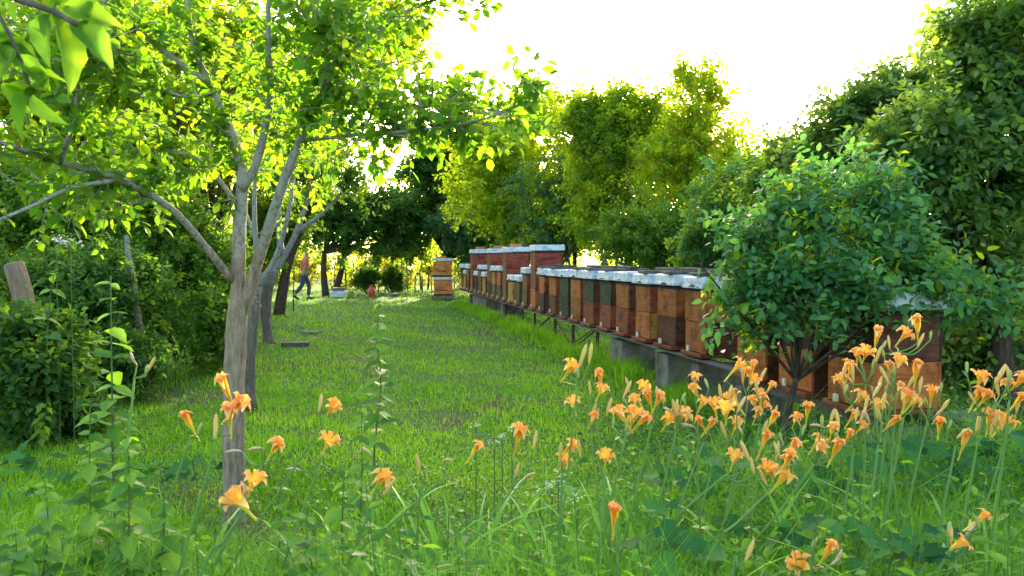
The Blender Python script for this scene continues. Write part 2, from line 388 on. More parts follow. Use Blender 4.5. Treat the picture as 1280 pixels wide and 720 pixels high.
def lumpy(ells, m=13):
    out = []
    for e in ells:
        for _ in range(m):
            u = rng.normal(size=3); u /= np.linalg.norm(u); q = u*rng.uniform(.25, .82)
            f = rng.uniform(.30, .64)
            out.append((e[0]+q[0]*e[3], e[1]+q[1]*e[4], e[2]+q[2]*e[5], e[3]*f, max(.2, e[4]*f), e[5]*f))
    return out
def crown_tree(name, label, cat, base, ells, matkey, n_twigs, K, leaf, trunk_r=.1, trunks=1, twig=.5, bark_key='bark_dark',
               gap=.25, droop=.3, width=.6, T=T_DIA, singles=0, group=None, up=.35, n_limbs=14, fork=.35, mat2=None, shell=.55):
    base = Vector(base); n_twigs = int(n_twigs*(.9 if base.y > 18 else 1.2)); leaf *= (.98 if base.y > 18 else .9)
    root = empty(name, base); tag(root, label, cat, group)
    ells = lumpy(ells)
    q, o = in_ellipsoids(ells, n_twigs, gap=gap*.8, shell=shell)
    stray = rng.uniform(size=len(q)) < .32; q[stray] += rng.normal(0, .30*np.mean([e[3] for e in ells])+.05, (stray.sum(), 3)); q[:, 2] = np.maximum(q[:, 2], .12)
    D = o*.8 + rng.normal(0, .5, o.shape); D[:, 2] += up
    L = twig*rng.uniform(.5, 1.3, n_twigs)
    shoot = (rng.uniform(size=n_twigs) < .16) & (o[:, 2] > .1); L[shoot] *= 1.9; D[shoot, 2] += 1.1
    D /= np.linalg.norm(D, axis=1, keepdims=True)
    Sp = q - D*L[:, None]*.6
    res = twig_leaves(Sp, D, L, K, leaf, droop)
    if mat2:
        h = len(res[0]); half = rng.uniform(size=n_twigs) < mat2[1]; mk = np.repeat(half, K)
        foliage(root, base, *[r[~mk] for r in res], matkey, width, T, singles)
        foliage(root, base, *[r[mk] for r in res], mat2[0], width, T, 0)
    else:
        foliage(root, base, *res, matkey, width, T, singles)
    # limbs and trunk
    C = Vector(np.mean([e[:3] for e in ells], axis=0)); zmin = 0
    mb = MB(); tb = MB()
    tops = []
    for k in range(trunks):
        off = Vector((random.uniform(-1, 1), random.uniform(-1, 1), 0))*trunk_r*(2.2 if trunks > 1 else 0)
        fz = base.z + (C.z-base.z)*fork + random.uniform(-.1, .1)
        top = Vector((base.x+(C.x-base.x)*.3+off.x*3, base.y+(C.y-base.y)*.3+off.y*2, max(fz, .25)))
        path = smooth_path([base+off-Vector((0, 0, .1)), base+off*1.3+(top-base-off)*.5+Vector((random.uniform(-1, 1)*trunk_r, 0, 0)), top], 4)
        n = len(path)
        tb.tube([p-base for p in path], [trunk_r*(1.25-.45*i/(n-1))/(trunks**.4) for i in range(n)], 8)
        tops.append(top)
    idx = rng.choice(n_twigs, min(n_limbs, n_twigs), replace=False)
    for j, i in enumerate(idx):
        e = Vector(Sp[i]); tp = tops[j % len(tops)]
        mid = tp.lerp(e, .5) + Vector((random.uniform(-.1, .1), random.uniform(-.1, .1), .12*random.random()))*(e-tp).length
        path = smooth_path([tp-Vector((0, 0, trunk_r*.6)), mid, e], 4)
        n = len(path); r0 = trunk_r*.5/(trunks**.3)
        mb.tube([p-base for p in path], [max(.006, r0*(1-.85*k/(n-1))) for k in range(n)], 5)
    tb.build('trunk', M[bark_key], root, smooth=True)
    b = mb.build('limbs', M[bark_key], root, smooth=True); b['kind'] = 'stuff'
    # fine twigs carrying the leaves
    m = min(n_twigs, 480)
    pts = np.stack([Sp[:m], Sp[:m]+D[:m]*L[:m, None]*.5, Sp[:m]+D[:m]*L[:m, None]*.95], 1)
    pts[:, 1, 2] -= droop*L[:m]*.12; pts[:, 2, 2] -= droop*L[:m]*.45
    ribbons(root, base, pts, max(.0018, leaf*.028), M[bark_key], 'twigs')
    return root

def ribbons(root, origin, pts, r, mat, name):
    """three-sided thin tubes along pts (n,k,3)"""
    n, k, _ = pts.shape
    a = rng.normal(size=(n, 1, 3)); t = (pts[:, -1:]-pts[:, :1]); t /= np.maximum(np.linalg.norm(t, axis=2, keepdims=True), 1e-6)
    a = np.cross(t, a); a /= np.linalg.norm(a, axis=2, keepdims=True); b = np.cross(t, a)
    taper = np.linspace(1, .4, k)[None, :, None]*r
    ring = [pts + (a*math.cos(q)+b*math.sin(q))*taper for q in (0, 2.09, 4.19)]
    V = np.stack(ring, 2).reshape(-1, 3) - np.array(origin)
    f = []
    for i in range(k-1):
        for j in range(3): f.append((i*3+j, i*3+(j+1) % 3, (i+1)*3+(j+1) % 3, (i+1)*3+j))
    Fc = (np.arange(n)[:, None, None]*(k*3) + np.array(f)[None]).reshape(-1, 4)
    o = link(name, np_mesh(name, V, Fc, mat, smooth=True), root); o['kind'] = 'stuff'
    return o

# ================================================================== GROUND
xs = np.unique(np.concatenate([np.linspace(-400, -30, 12), np.linspace(-30, -8, 23), np.linspace(-8, 8, 81), np.linspace(8, 30, 23), np.linspace(30, 400, 12)]))
ys = np.unique(np.concatenate([np.linspace(-60, -2, 12), np.linspace(-2, 14, 81), np.linspace(14, 40, 40), np.linspace(40, 600, 20)]))
def gz(x, y):
    """gentle unevenness of the garden"""
    return .025*math.sin(x*.9+1.3)*math.cos(y*.7) + .02*math.sin(x*2.3+y*1.7)
GX, GY = np.meshgrid(xs, ys); GZ = .025*np.sin(GX*.9+1.3)*np.cos(GY*.7)+.02*np.sin(GX*2.3+GY*1.7)
V = np.stack([GX, GY, GZ-.012], -1).reshape(-1, 3); nx, ny = len(xs), len(ys)
i0 = (np.arange(ny-1)[:, None]*nx+np.arange(nx-1)[None]).ravel()
mg, t, b = newmat('garden_soil_and_turf')
tc = N(t, 'ShaderNodeTexCoord')
n1 = N(t, 'ShaderNodeTexNoise'); n1.inputs['Scale'].default_value = 1.1; n1.inputs['Detail'].default_value = 9; n1.inputs['Roughness'].default_value = .68
n2 = N(t, 'ShaderNodeTexNoise'); n2.inputs['Scale'].default_value = 38; n2.inputs['Detail'].default_value = 5
t.links.new(tc.outputs['Object'], n1.inputs['Vector']); t.links.new(tc.outputs['Object'], n2.inputs['Vector'])
ca = ramp(t, [(.34, (.085, .062, .035)), (.44, (.075, .10, .03)), (.55, (.05, .14, .018))], n1.outputs[0])
cb = ramp(t, [(.3, (.45, .45, .45)), (.65, (1.1, 1.1, 1.1))], n2.outputs[0])
mx = N(t, 'ShaderNodeMixRGB', blend_type='MULTIPLY'); mx.inputs[0].default_value = 1
t.links.new(ca, mx.inputs[1]); t.links.new(cb, mx.inputs[2]); t.links.new(mx.outputs[0], b.inputs['Base Color'])
b.inputs['Roughness'].default_value = 1; b.inputs['Specular IOR Level'].default_value = .1
bp = N(t, 'ShaderNodeBump'); bp.inputs['Strength'].default_value = .6; bp.inputs['Distance'].default_value = .03
t.links.new(n2.outputs[0], bp.inputs['Height']); t.links.new(bp.outputs[0], b.inputs['Normal'])
tag(link('ground', np_mesh('ground', V, np.stack([i0, i0+1, i0+1+nx, i0+nx], 1), mg, smooth=True)), kind='structure')

# ================================================================== LAWN GRASS
def vnoise(x, y, s, seed=0):
    """cheap smooth 2-D noise for patchiness"""
    return (np.sin(x*s+1.7*np.sin(y*s*.7+seed))+np.sin(y*s*1.3+1.9*np.sin(x*s*.6+seed*2)) + .6*np.sin((x+y)*s*2.1+seed))/2.6
def grass_field(name, n, ymin, ymax, hfun, wid, matkey, xlim=.70, power=1.6, label=None, keep=None, segs=1, lean=.45):
    u = rng.uniform(size=n); a = 1-power
    Y = (ymin**a + u*(ymax**a-ymin**a))**(1/a)
    X = rng.uniform(-xlim, xlim, n)*Y
    ok = np.ones(n, bool)
    if keep is not None: ok = keep(X, Y)
    X, Y = X[ok], Y[ok]; n = len(X)
    Z = .025*np.sin(X*.9+1.3)*np.cos(Y*.7)+.02*np.sin(X*2.3+Y*1.7)-.015
    H = hfun(X, Y)*rng.uniform(.5, 1.3, n)
    an = rng.uniform(0, 6.28, n); W = wid*(.55+Y*.09)*rng.uniform(.7, 1.3, n)
    la = rng.uniform(0, 6.28, n); lm = H*lean*rng.uniform(.1, 1.6, n)
    sx, sy = np.cos(an)*W/2, np.sin(an)*W/2
    lx, ly = np.cos(la)*lm, np.sin(la)*lm
    rows = []
    for k in range(segs):
        s = k/segs; wq = 1-.55*s
        for sg in (-1, 1): rows.append(np.stack([X+sg*sx*wq+lx*s**2, Y+sg*sy*wq+ly*s**2, Z+H*s], 1))
    rows.append(np.stack([X+lx, Y+ly, Z+H*(1-.25*rng.uniform(size=n))], 1))
    V = np.stack(rows, 1).reshape(-1, 3); k = 2*segs+1
    f = []
    for q in range(segs-1): f += [(2*q, 2*q+1, 2*q+3), (2*q, 2*q+3, 2*q+2)]
    f.append((2*segs-2, 2*segs-1, 2*segs))
    Fc = (np.arange(n)[:, None, None]*k+np.array(f)[None]).reshape(-1, 3)
    v = np.clip(.42+.25*vnoise(X, Y, 1.1, 3)+.2*vnoise(X, Y, 5.1, 6)+rng.normal(0, .19, n), 0, 1)
    o = link(name, np_mesh(name, V, Fc, LM[matkey], np.repeat(v, len(f))))
    tag(o, label, 'grass', kind='stuff'); return o
def lawn_keep(X, Y):
    m = vnoise(X, Y, 1.7, 1)+.5*vnoise(X, Y, 4.3, 5)
    return (m > -.5+rng.normal(0, .12, len(X))) | (rng.uniform(size=len(X)) < .25)
grass_field('lawn_grass', 250000, 3.2, 42, lambda X, Y: .05+.018*vnoise(X, Y, 2.3, 2)+.016*vnoise(X, Y, 6.3, 1)+.0012*Y, .0085, 'grass', keep=lawn_keep, power=1.45,
            label='short bright green lawn grass running back between shrubs and beehives')
# clover and small broad leaves in the lawn
def scatter_small(name, label, n, ymin, ymax, hmax, leaf, matkey, width=.8, keep=None, power=1.6, T=T_DIA, xlim=.7, cat='ground cover'):
    u = rng.uniform(size=n); a = 1-power
    Y = (ymin**a+u*(ymax**a-ymin**a))**(1/a); X = rng.uniform(-xlim, xlim, n)*Y
    if keep is not None:
        ok = keep(X, Y); X, Y = X[ok], Y[ok]
    n = len(X)
    hm = hmax(X, Y) if callable(hmax) else np.full(n, hmax)
    Z = hm*rng.uniform(.15, 1, n)
    pos = np.stack([X, Y, Z], 1); an = rng.uniform(0, 6.28, n)
    d_ = np.stack([np.cos(an), np.sin(an), rng.uniform(-.3, .5, n)], 1)
    nr = np.stack([rng.normal(0, .3, n), rng.normal(0, .3, n)-.15, np.ones(n)], 1)
    ln = leaf*rng.uniform(.5, 1.3, n)*(.8+.04*Y)
    v = np.clip(.5+.3*vnoise(X, Y, 1.9, 7)+rng.normal(0, .2, n), 0, 1)
    o = link(name, place_leaves(name, pos, d_, nr, ln, width, v, LM[matkey], T))
    tag(o, label, cat, kind='stuff'); return o
scatter_small('clover_patch', 'low clover and small broad leaves growing through the lawn', 40000, 3.4, 20, .06, .026, 'weed',
              keep=lambda X, Y: vnoise(X, Y, 1.4, 9)+rng.normal(0, .4, len(X)) > 0)

scatter_small('leaf_litter', 'scattered brown dead leaves and bits lying in the lawn', 2600, 3.6, 24, .05, .03, 'litter', keep=lambda X, Y: vnoise(X, Y, 1.7, 1)+.5*vnoise(X, Y, 4.3, 5)+rng.normal(0, .5, len(X)) < .1)
def edge_grass():
    n = 16000; Y = rng.uniform(6.6, 25, n); X = 1.76-.197*(Y-8.07)+rng.normal(-.02, .14, n)
    H = rng.uniform(.05, .20, n)*(.9+.9*vnoise(X*3, Y, 2.1, 2)); H = np.clip(H, .02, .26)
    a_ = rng.uniform(0, 6.28, n); W = .006+.0004*Y; l_ = H*rng.uniform(.1, .7, n); b_ = rng.uniform(0, 6.28, n)
    V = np.stack([np.stack([X-np.cos(a_)*W, Y-np.sin(a_)*W, 0*X], 1), np.stack([X+np.cos(a_)*W, Y+np.sin(a_)*W, 0*X], 1), np.stack([X+np.cos(b_)*l_, Y+np.sin(b_)*l_, H], 1)], 1).reshape(-1, 3)
    tag(link('edge_grass', np_mesh('edge_grass', V, np.arange(3*n).reshape(-1, 3), LM['grass'], rng.uniform(0, .8, n))), 'longer uncut grass growing along the foot of the hive stand', 'grass', kind='stuff')
edge_grass()
# ================================================================== FAR WOODS AND BACKGROUND TREES
def woods():
    pos, dr, nr, ln, vv = [], [], [], [], []
    for k in range(70):
        x = -75+150*(k+random.random())/70; y = 62+random.uniform(-6, 12); h = random.uniform(3.2, 6.2)
        q, o = in_ellipsoids([(x, y, h*.55, 2.6, 2.0, h*.5)], 60)
        r = twig_leaves(q, o+rng.normal(0, .4, o.shape), np.full(60, 1.0), 8, .48)
        for a_, b_ in zip((pos, dr, nr, ln, vv), r): a_.append(b_)
    me = place_leaves('distant_woods', np.concatenate(pos), np.concatenate(dr), np.concatenate(nr), np.concatenate(ln), .7, np.concatenate(vv), LM['lime'])
    tag(link('distant_woods', me), 'sunlit far belt of woodland seen through gaps behind the garden', 'woods', kind='stuff')
woods()

def hedge(name, label, ells, matkey, n, K, leaf, twig=.5, cat='hedge'):
    c = ells[0]; base = Vector((c[0], c[1], 0)); root = empty(name, base); tag(root, label, cat)
    q, o = in_ellipsoids(ells, n, gap=.15); D = o*.5+rng.normal(0, .5, o.shape); D[:, 2] += .5
    D /= np.linalg.norm(D, axis=1, keepdims=True)
    foliage(root, base, *twig_leaves(q, D, np.full(n, twig), K, leaf), matkey)
    mb = MB()
    for k in range(9):
        e = random.choice(ells); x = e[0]+random.uniform(-.8, .8)*e[3]
        mb.tube([(x-base.x, e[1]-base.y, -.05), (x-base.x+random.uniform(-.2, .2), e[1]-base.y, e[2]+e[5]*.5)], [.05, .015], 5)
    mb.build('stems', M['bark_dark'], root)['kind'] = 'stuff'
    return root
hedge('hedge', 'glowing yellow hedge at the far lawn end, left part behind the walking person',
      [E(330, 335, 38, 60, 26), E(420, 335, 38, 50, 26)], 'hedge', 340, 22, .17)
hedge('hedge', 'glowing yellow hedge at the far lawn end, right part behind the pale stakes',
      [E(505, 335, 38, 50, 26), E(590, 335, 38, 50, 26)], 'hedge', 340, 22, .17)

CT = crown_tree
BG = 'trees closing off the far end of the garden'
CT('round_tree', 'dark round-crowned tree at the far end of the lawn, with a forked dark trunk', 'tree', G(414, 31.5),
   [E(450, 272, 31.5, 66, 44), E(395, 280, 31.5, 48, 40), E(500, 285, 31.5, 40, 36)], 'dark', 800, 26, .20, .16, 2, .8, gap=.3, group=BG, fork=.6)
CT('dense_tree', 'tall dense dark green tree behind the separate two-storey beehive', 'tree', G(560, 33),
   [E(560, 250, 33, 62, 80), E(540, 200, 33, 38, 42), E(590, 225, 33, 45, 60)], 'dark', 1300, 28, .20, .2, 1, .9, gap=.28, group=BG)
CT('blue_green_bush', 'blue-green feathery bush just left above the far end of the beehive row', 'bush', G(610, 31),
   [E(610, 275, 31, 55, 46), E(575, 285, 31, 35, 35)], 'blue', 1000, 26, .13, .1, 3, .6, gap=.15)
CT('lime_tree', 'light green tree with thin top shoots left of centre behind the hives', 'tree', G(650, 26),
   [E(640, 225, 26, 80, 90), E(668, 140, 26, 45, 45), E(600, 170, 26, 50, 50)], 'lime', 1150, 26, .15, .09, 2, 1.0, gap=.42, group=BG)
CT('willow_tree', 'grey-green willow-like tree behind the tall hives at mid row', 'tree', G(712, 23),
   [E(705, 235, 23, 60, 62), E(700, 280, 23, 60, 45)], 'blue', 900, 24, .13, .12, 3, .7, gap=.25, droop=.6, width=.35, mat2=('lime', .45))
CT('ash_tree', 'bushy yellow-green tree with a bundle of brown stems directly behind the row', 'tree', G(770, 21.5),
   [E(760, 180, 21.5, 72, 82), E(800, 140, 21.5, 45, 42), E(730, 150, 21.5, 42, 42), E(770, 260, 21.5, 60, 45)], 'lime', 1500, 26, .13, .08, 5, .9,
   gap=.42, group=BG, fork=.55, mat2=('mid', .25), bark_key='bark_grey')
CT('young_tree', 'tall airy yellow tree with slender stems left of the white sky gap', 'tree', G(868, 20),
   [E(862, 190, 20, 65, 95), E(885, 105, 20, 28, 42), E(850, 95, 20, 28, 30), E(880, 230, 20, 50, 50), E(915, 200, 20, 26, 50)], 'yellow', 1000, 24, .12, .05, 3, .8,
   gap=.55, group=BG, fork=.6, mat2=('lime', .5), bark_key='bark_grey')
CT('wild_thicket', 'sunlit lime green thicket filling the space behind the middle of the row', 'bush', G(800, 25),
   [E(720, 200, 25, 95, 95), E(830, 215, 25, 95, 100), E(930, 235, 25, 80, 80)], 'lime', 1600, 24, .15, .09, 5, .7, gap=.3, mat2=('yellow', .3))
CT('wild_thicket', 'dense green thicket low behind the tall hives and the stacked pair', 'bush', G(640, 34),
   [E(600, 240, 34, 90, 80), E(700, 280, 34, 90, 60), E(520, 270, 34, 60, 60)], 'mid', 1100, 24, .19, .12, 5, .9, gap=.3, mat2=('lime', .35))
CT('leafy_bush', 'light green bush rising into the white sky left of the pear tree', 'bush', G(1000, 9.5),
   [E(985, 215, 9.5, 60, 50), E(1050, 215, 9.5, 60, 60)], 'pear', 480, 20, .085, .05, 4, .45, gap=.4, mat2=('mid', .4), T=T_OVAL, width=.65)
CT('green_shrub', 'green shrub behind the lids of the middle hives', 'bush', G(805, 17.5),
   [E(790, 300, 17.5, 62, 42), E(850, 290, 17.5, 52, 52)], 'mid', 1000, 24, .10, .06, 4, .5, gap=.15)
CT('green_shrub', 'green shrub behind the tall brick-topped hives', 'bush', G(705, 24),
   [E(690, 300, 24, 62, 30), E(660, 290, 26, 40, 35)], 'mid', 700, 24, .13, .06, 4, .5, gap=.15, mat2=('yellow', .2))
CT('hazel_bush', 'mid-green bush to the left of the plum tree, reaching above the nearest white lids', 'bush', G(915, 12.5),
   [E(925, 290, 12.5, 60, 62), E(960, 225, 12.5, 60, 40), E(890, 310, 12.5, 40, 36)], 'mid', 1400, 22, .084, .05, 5, .4, gap=.2, mat2=('plum', .4), T=T_DIA)
CT('hazel_bush', 'tall leafy bush filling the corner behind the plum tree', 'bush', G(1040, 11),
   [E(1040, 260, 11, 95, 80), E(1110, 330, 11, 90, 70)], 'mid', 1400, 22, .084, .06, 5, .4, gap=.15, mat2=('lime', .2))
LG = 'tall trees behind the left shrubs'
CT('maple_tree', 'tall yellow-lit tree at the upper left behind the near branches', 'tree', G(60, 17),
   [E(50, 90, 17, 120, 120), E(140, 160, 17, 80, 80)], 'lime', 2100, 26, .14, .16, 1, .7, gap=.2, group=LG, mat2=('yellow', .4))
CT('maple_tree', 'tall yellow-lit tree rising behind the fruit tree fork', 'tree', G(270, 18.5),
   [E(250, 60, 18.5, 100, 105), E(330, 120, 18.5, 80, 100), E(240, 190, 18.5, 90, 70)], 'yellow', 2300, 26, .14, .16, 1, .7, gap=.2, group=LG, mat2=('lime', .5))
CT('maple_tree', 'yellow-green tree top right of the fruit tree, thinning out against the sky', 'tree', G(347, 20.5),
   [E(430, 50, 20, 85, 75), E(390, 120, 20, 50, 60), E(505, 30, 20, 45, 45)], 'yellow', 1050, 24, .13, .12, 1, .7, gap=.5, group=LG, mat2=('lime', .5))
CT('leafy_bush', 'mid-green bush between the leaning trunk and the walking person', 'bush', G(335, 21),
   [E(345, 265, 21, 60, 60), E(300, 330, 21, 50, 50)], 'mid', 900, 24, .12, .07, 3, .6, gap=.25, mat2=('yellow', .15))
CT('elder_bush', 'green bush spreading under the tall trees at the far left', 'bush', G(60, 11.5),
   [E(40, 260, 11.5, 110, 62), E(140, 280, 11.5, 80, 50)], 'mid', 1400, 22, .0845, .06, 4, .45, gap=.2, mat2=('fruit', .2))
CT('elder_bush', 'dark leafy bush behind the slim leaning trunk', 'bush', G(235, 11),
   [E(235, 330, 11, 60, 85), E(190, 260, 11, 70, 50), E(265, 410, 10.2, 36, 60)], 'mid', 1500, 22, .084, .06, 4, .45, gap=.2, mat2=('mid', .3))
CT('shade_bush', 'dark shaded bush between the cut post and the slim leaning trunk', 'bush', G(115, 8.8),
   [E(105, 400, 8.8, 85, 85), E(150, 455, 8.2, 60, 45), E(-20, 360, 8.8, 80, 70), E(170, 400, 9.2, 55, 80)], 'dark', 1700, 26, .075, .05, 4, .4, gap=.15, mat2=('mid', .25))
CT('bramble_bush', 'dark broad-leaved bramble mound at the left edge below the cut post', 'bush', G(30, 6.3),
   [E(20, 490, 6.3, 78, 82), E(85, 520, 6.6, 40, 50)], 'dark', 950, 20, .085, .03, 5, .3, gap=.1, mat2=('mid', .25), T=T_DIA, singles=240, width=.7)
CT('wild_thicket', 'dense green thicket behind the left bushes, closing the far left distance', 'bush', G(60, 19.5),
   [E(40, 300, 19.5, 130, 50), E(180, 300, 19.5, 110, 50)], 'mid', 900, 22, .15, .06, 5, .7, gap=.15, mat2=('yellow', .25))
CT('wild_thicket', 'shaded green thicket closing the gap under the pear tree at the right edge', 'bush', G(1230, 10.5),
   [E(1230, 370, 10.5, 110, 60), E(1150, 400, 10.5, 60, 50)], 'mid', 800, 20, .09, .05, 5, .45, gap=.1)
CT('brush_heap', 'dark rounded bush at the far end beside the red canister, left of two', 'bush', G(463, 33), [E(463, 345, 33, 18, 15), E(452, 350, 33, 12, 10)], 'dark', 120, 18, .16, .05, 3, .4, gap=0)
CT('brush_heap', 'dark low bush at the far end right of the red canister, right of two', 'bush', G(493, 33), [E(493, 347, 33, 14, 12)], 'dark', 120, 18, .16, .05, 3, .4, gap=0)

# ================================================================== RIGHT: PLUM AND PEAR TREES
plum = CT('plum_tree', 'small plum tree with a thin grey trunk growing in front of the nearest beehives', 'tree', G(977, 5.35),
   [E(985, 335, 5.35, 72, 62, .42), E(940, 350, 5.4, 48, 50, .35), E(1055, 345, 5.2, 62, 40, .4), E(1140, 345, 5.3, 62, 45, .4), E(1195, 350, 5.6, 40, 40, .3), E(1080, 305, 5.6, 70, 45, .4), E(1010, 255, 5.5, 70, 60, .4), E(1090, 245, 5.7, 60, 55, .4),
    E(930, 290, 5.6, 34, 40, .3), E(1000, 395, 5.2, 40, 18, .3)], 'plum', 560, 16, .078, .026, 1, .5, gap=.5, shell=.1, T=T_OVAL, singles=280, width=.62, bark_key='bark_dark', fork=.5, n_limbs=14, mat2=('lime', .10))
pear = CT('pear_tree', 'large dark green tree with rounder leaves filling the right edge up to the sky', 'tree', G(1275, 7.2),
   [E(1240, 90, 6.8, 100, 120), E(1150, 190, 6.6, 90, 70), E(1250, 260, 6.8, 90, 110), E(1190, 330, 7.2, 80, 90), E(1100, 240, 7.0, 80, 50), E(1230, 440, 7.6, 80, 55)],
   'pear', 1500, 22, .084, .11, 1, .55, gap=.6, shell=.3, T=T_OVAL, singles=280, width=.75, bark_key='bark_dark', fork=.45, n_limbs=34)
CT('pear_sapling', 'airy young tree whose thin leafy shoots stick up into the white sky right of centre', 'tree', G(1100, 8.6),
   [E(1085, 150, 8.4, 66, 62), E(1130, 110, 8.4, 52, 42), E(1035, 190, 8.6, 48, 30)], 'pear', 520, 18, .085, .05, 1, .6, gap=.6, T=T_OVAL, width=.7, bark_key='bark_dark', fork=.7, shell=.8)

# ================================================================== LEFT FRUIT TREE
def limb_tree(name, label, base, limbs, matkey, bark_key, n_twigs, K, leaf, twig, singles, width=.62, droop=.45, T=T_OVAL, extra=None, mat2=None, cat='tree', trunk_n=1, zmin=1.0):
    base = Vector(base); root = empty(name, base); tag(root, label, cat)
    paths = []
    tb, mb = MB(), MB()
    for k, (pts, r0, r1) in enumerate(limbs):
        wp = smooth_path([P(*q) for q in pts], 5, wob=r0*.05); n = len(wp)
        rr = [r0+(r1-r0)*(i/(n-1))**.8 for i in range(n)]
        if k < trunk_n: rr[0] *= 1.45; rr[1] *= 1.15
        (tb if k < trunk_n else mb).tube([p-base for p in wp], rr, 12 if k < trunk_n else 8)
        if k >= trunk_n: paths.append((wp, rr))
    tb.build('trunk', M[bark_key], root, smooth=True); mb.build('limbs', M[bark_key], root, smooth=True)['kind'] = 'stuff'
    # twigs spring from the limbs
    lens = np.array([sum((b-a).length for a, b in zip(p[0][:-1], p[0][1:])) for p in paths]); pr = lens/lens.sum()
    Sp, D = [], []
    while len(Sp) < n_twigs:
        wp, rr = paths[rng.choice(len(paths), p=pr)]
        i = random.randint(max(1, int(len(wp)*.25)), len(wp)-2); s_ = random.random()
        q = wp[i].lerp(wp[i+1], s_)
        if q.z < zmin: continue
        tdir = (wp[i+1]-wp[i]).normalized()
        d_ = tdir*.5 + Vector([random.gauss(0, .6) for _ in range(3)]) + Vector((0, 0, .25))
        Sp.append(tuple(q)); D.append(tuple(d_.normalized()))
    Sp, D = np.array(Sp), np.array(D)
    L = twig*rng.uniform(.4, 1.5, n_twigs)
    # second-order twigs
    m2 = n_twigs; ii = rng.integers(0, n_twigs, m2); s_ = rng.uniform(.3, 1, m2)
    Sp2 = Sp[ii]+D[ii]*(L[ii]*s_)[:, None]; Sp2[:, 2] -= .5*droop*.5*L[ii]*s_**2
    D2 = D[ii]*.6+rng.normal(0, .5, (m2, 3)); D2 /= np.linalg.norm(D2, axis=1, keepdims=True)
    L2 = L[ii]*.6
    Sp, D, L = np.concatenate([Sp, Sp2]), np.concatenate([D, D2]), np.concatenate([L, L2])
    if extra:
        q, o = in_ellipsoids(extra[0], extra[1], gap=.3, shell=.2); dd = rng.normal(0, .7, o.shape)+o*.3
        dd /= np.linalg.norm(dd, axis=1, keepdims=True); lq = twig*rng.uniform(.5, 1.1, len(q))
        Sp, D, L = np.concatenate([Sp, q]), np.concatenate([D, dd]), np.concatenate([L, lq])
    res = twig_leaves(Sp, D, L, K, leaf, droop)
    if mat2:
        mk = np.repeat(rng.uniform(size=len(Sp)) < mat2[1], K)
        foliage(root, base, *[r[~mk] for r in res], matkey, width, T, singles)
        foliage(root, base, *[r[mk] for r in res], mat2[0], width, T, 0)
    else: foliage(root, base, *res, matkey, width, T, singles)
    pts = np.stack([Sp, Sp+D*L[:, None]*.5, Sp+D*L[:, None]], 1)
    pts[:, 1, 2] -= droop*L*.12; pts[:, 2, 2] -= droop*L*.5
    ribbons(root, base, pts, .0042, M[bark_key], 'twigs')
    return root

Y1 = 4.45
limb_tree('fruit_tree', 'fruit tree in the left foreground with a tan trunk forking into lichen-grey limbs', G(293, Y1),
  [([(293, 668, Y1), (293, 600, Y1), (292, 500, Y1), (295, 420, Y1), (298, 376, Y1)], .066, .056),
   # left main limb
   ([(297, 392, Y1), (299, 300, Y1), (302, 215, Y1+.05), (285, 155, Y1+.1), (262, 105, Y1+.2), (240, 50, Y1+.2), (228, -40, Y1+.2)], .046, .010),
   ([(303, 235, Y1), (322, 200, Y1-.05), (338, 120, Y1-.1), (335, 50, Y1-.15), (338, -50, Y1-.2)], .032, .010),
   # right main limb
   ([(300, 395, Y1), (324, 322, Y1-.05), (352, 235, Y1-.15), (380, 165, Y1-.2), (412, 100, Y1-.2), (430, 40, Y1-.3), (445, -50, Y1-.3)], .038, .010),
   # long branch to the left
   ([(290, 350, Y1-.02), (262, 315, Y1-.15), (215, 262, Y1-.35), (150, 225, Y1-.6), (75, 203, Y1-.8), (0, 178, Y1-1.0), (-60, 160, Y1-1.1)], .026, .008),
   ([(150, 225, Y1-.6), (90, 235, Y1-.9), (30, 262, Y1-1.2), (-40, 290, Y1-1.4)], .013, .005),
   ([(75, 203, Y1-.8), (92, 150, Y1-.9), (95, 90, Y1-.9), (110, 20, Y1-.9)], .014, .005),
   # branches to the right
   ([(378, 175, Y1-.2), (430, 170, Y1-.35), (480, 167, Y1-.5), (520, 172, Y1-.6)], .015, .005),
   ([(400, 125, Y1-.2), (450, 130, Y1-.1), (520, 135, Y1), (580, 130, Y1), (640, 145, Y1)], .014, .004),
   ([(480, 167, Y1-.5), (545, 160, Y1-.7), (600, 150, Y1-.8), (660, 128, Y1-.9)], .009, .003),
   ([(262, 105, Y1+.2), (200, 60, Y1+.1), (130, 5, Y1), (80, -40, Y1)], .020, .007),
   ([(300, 260, Y1), (250, 200, Y1+.3), (190, 187, Y1+.5), (140, 185, Y1+.6)], .015, .006),
   ([(338, 120, Y1-.1), (370, 80, Y1), (395, 20, Y1+.1), (400, -40, Y1+.1)], .012, .005),
   ([(425, 60, Y1-.3), (470, 30, Y1-.3), (530, 5, Y1-.3), (580, -20, Y1-.3)], .014, .005),
   ([(402, 120, Y1-.2), (408, 60, Y1-.5), (395, 10, Y1-.7)], .012, .005),
   ([(268, 115, Y1+.2), (225, 120, Y1-.2), (170, 95, Y1-.5), (110, 60, Y1-.7)], .012, .005)],
  'fruit', 'bark_tan', 400, 9, .064, .24, 290, .66, .35, mat2=('mid', .3), zmin=1.75,
  extra=([E(90, 110, Y1-.3, 130, 90, .9), E(180, 30, Y1+.5, 110, 50, .9), E(440, 30, Y1, 100, 50, .8), E(100, 235, Y1, 110, 40, .7), E(480, 100, Y1-.2, 70, 40, .5)], 240))

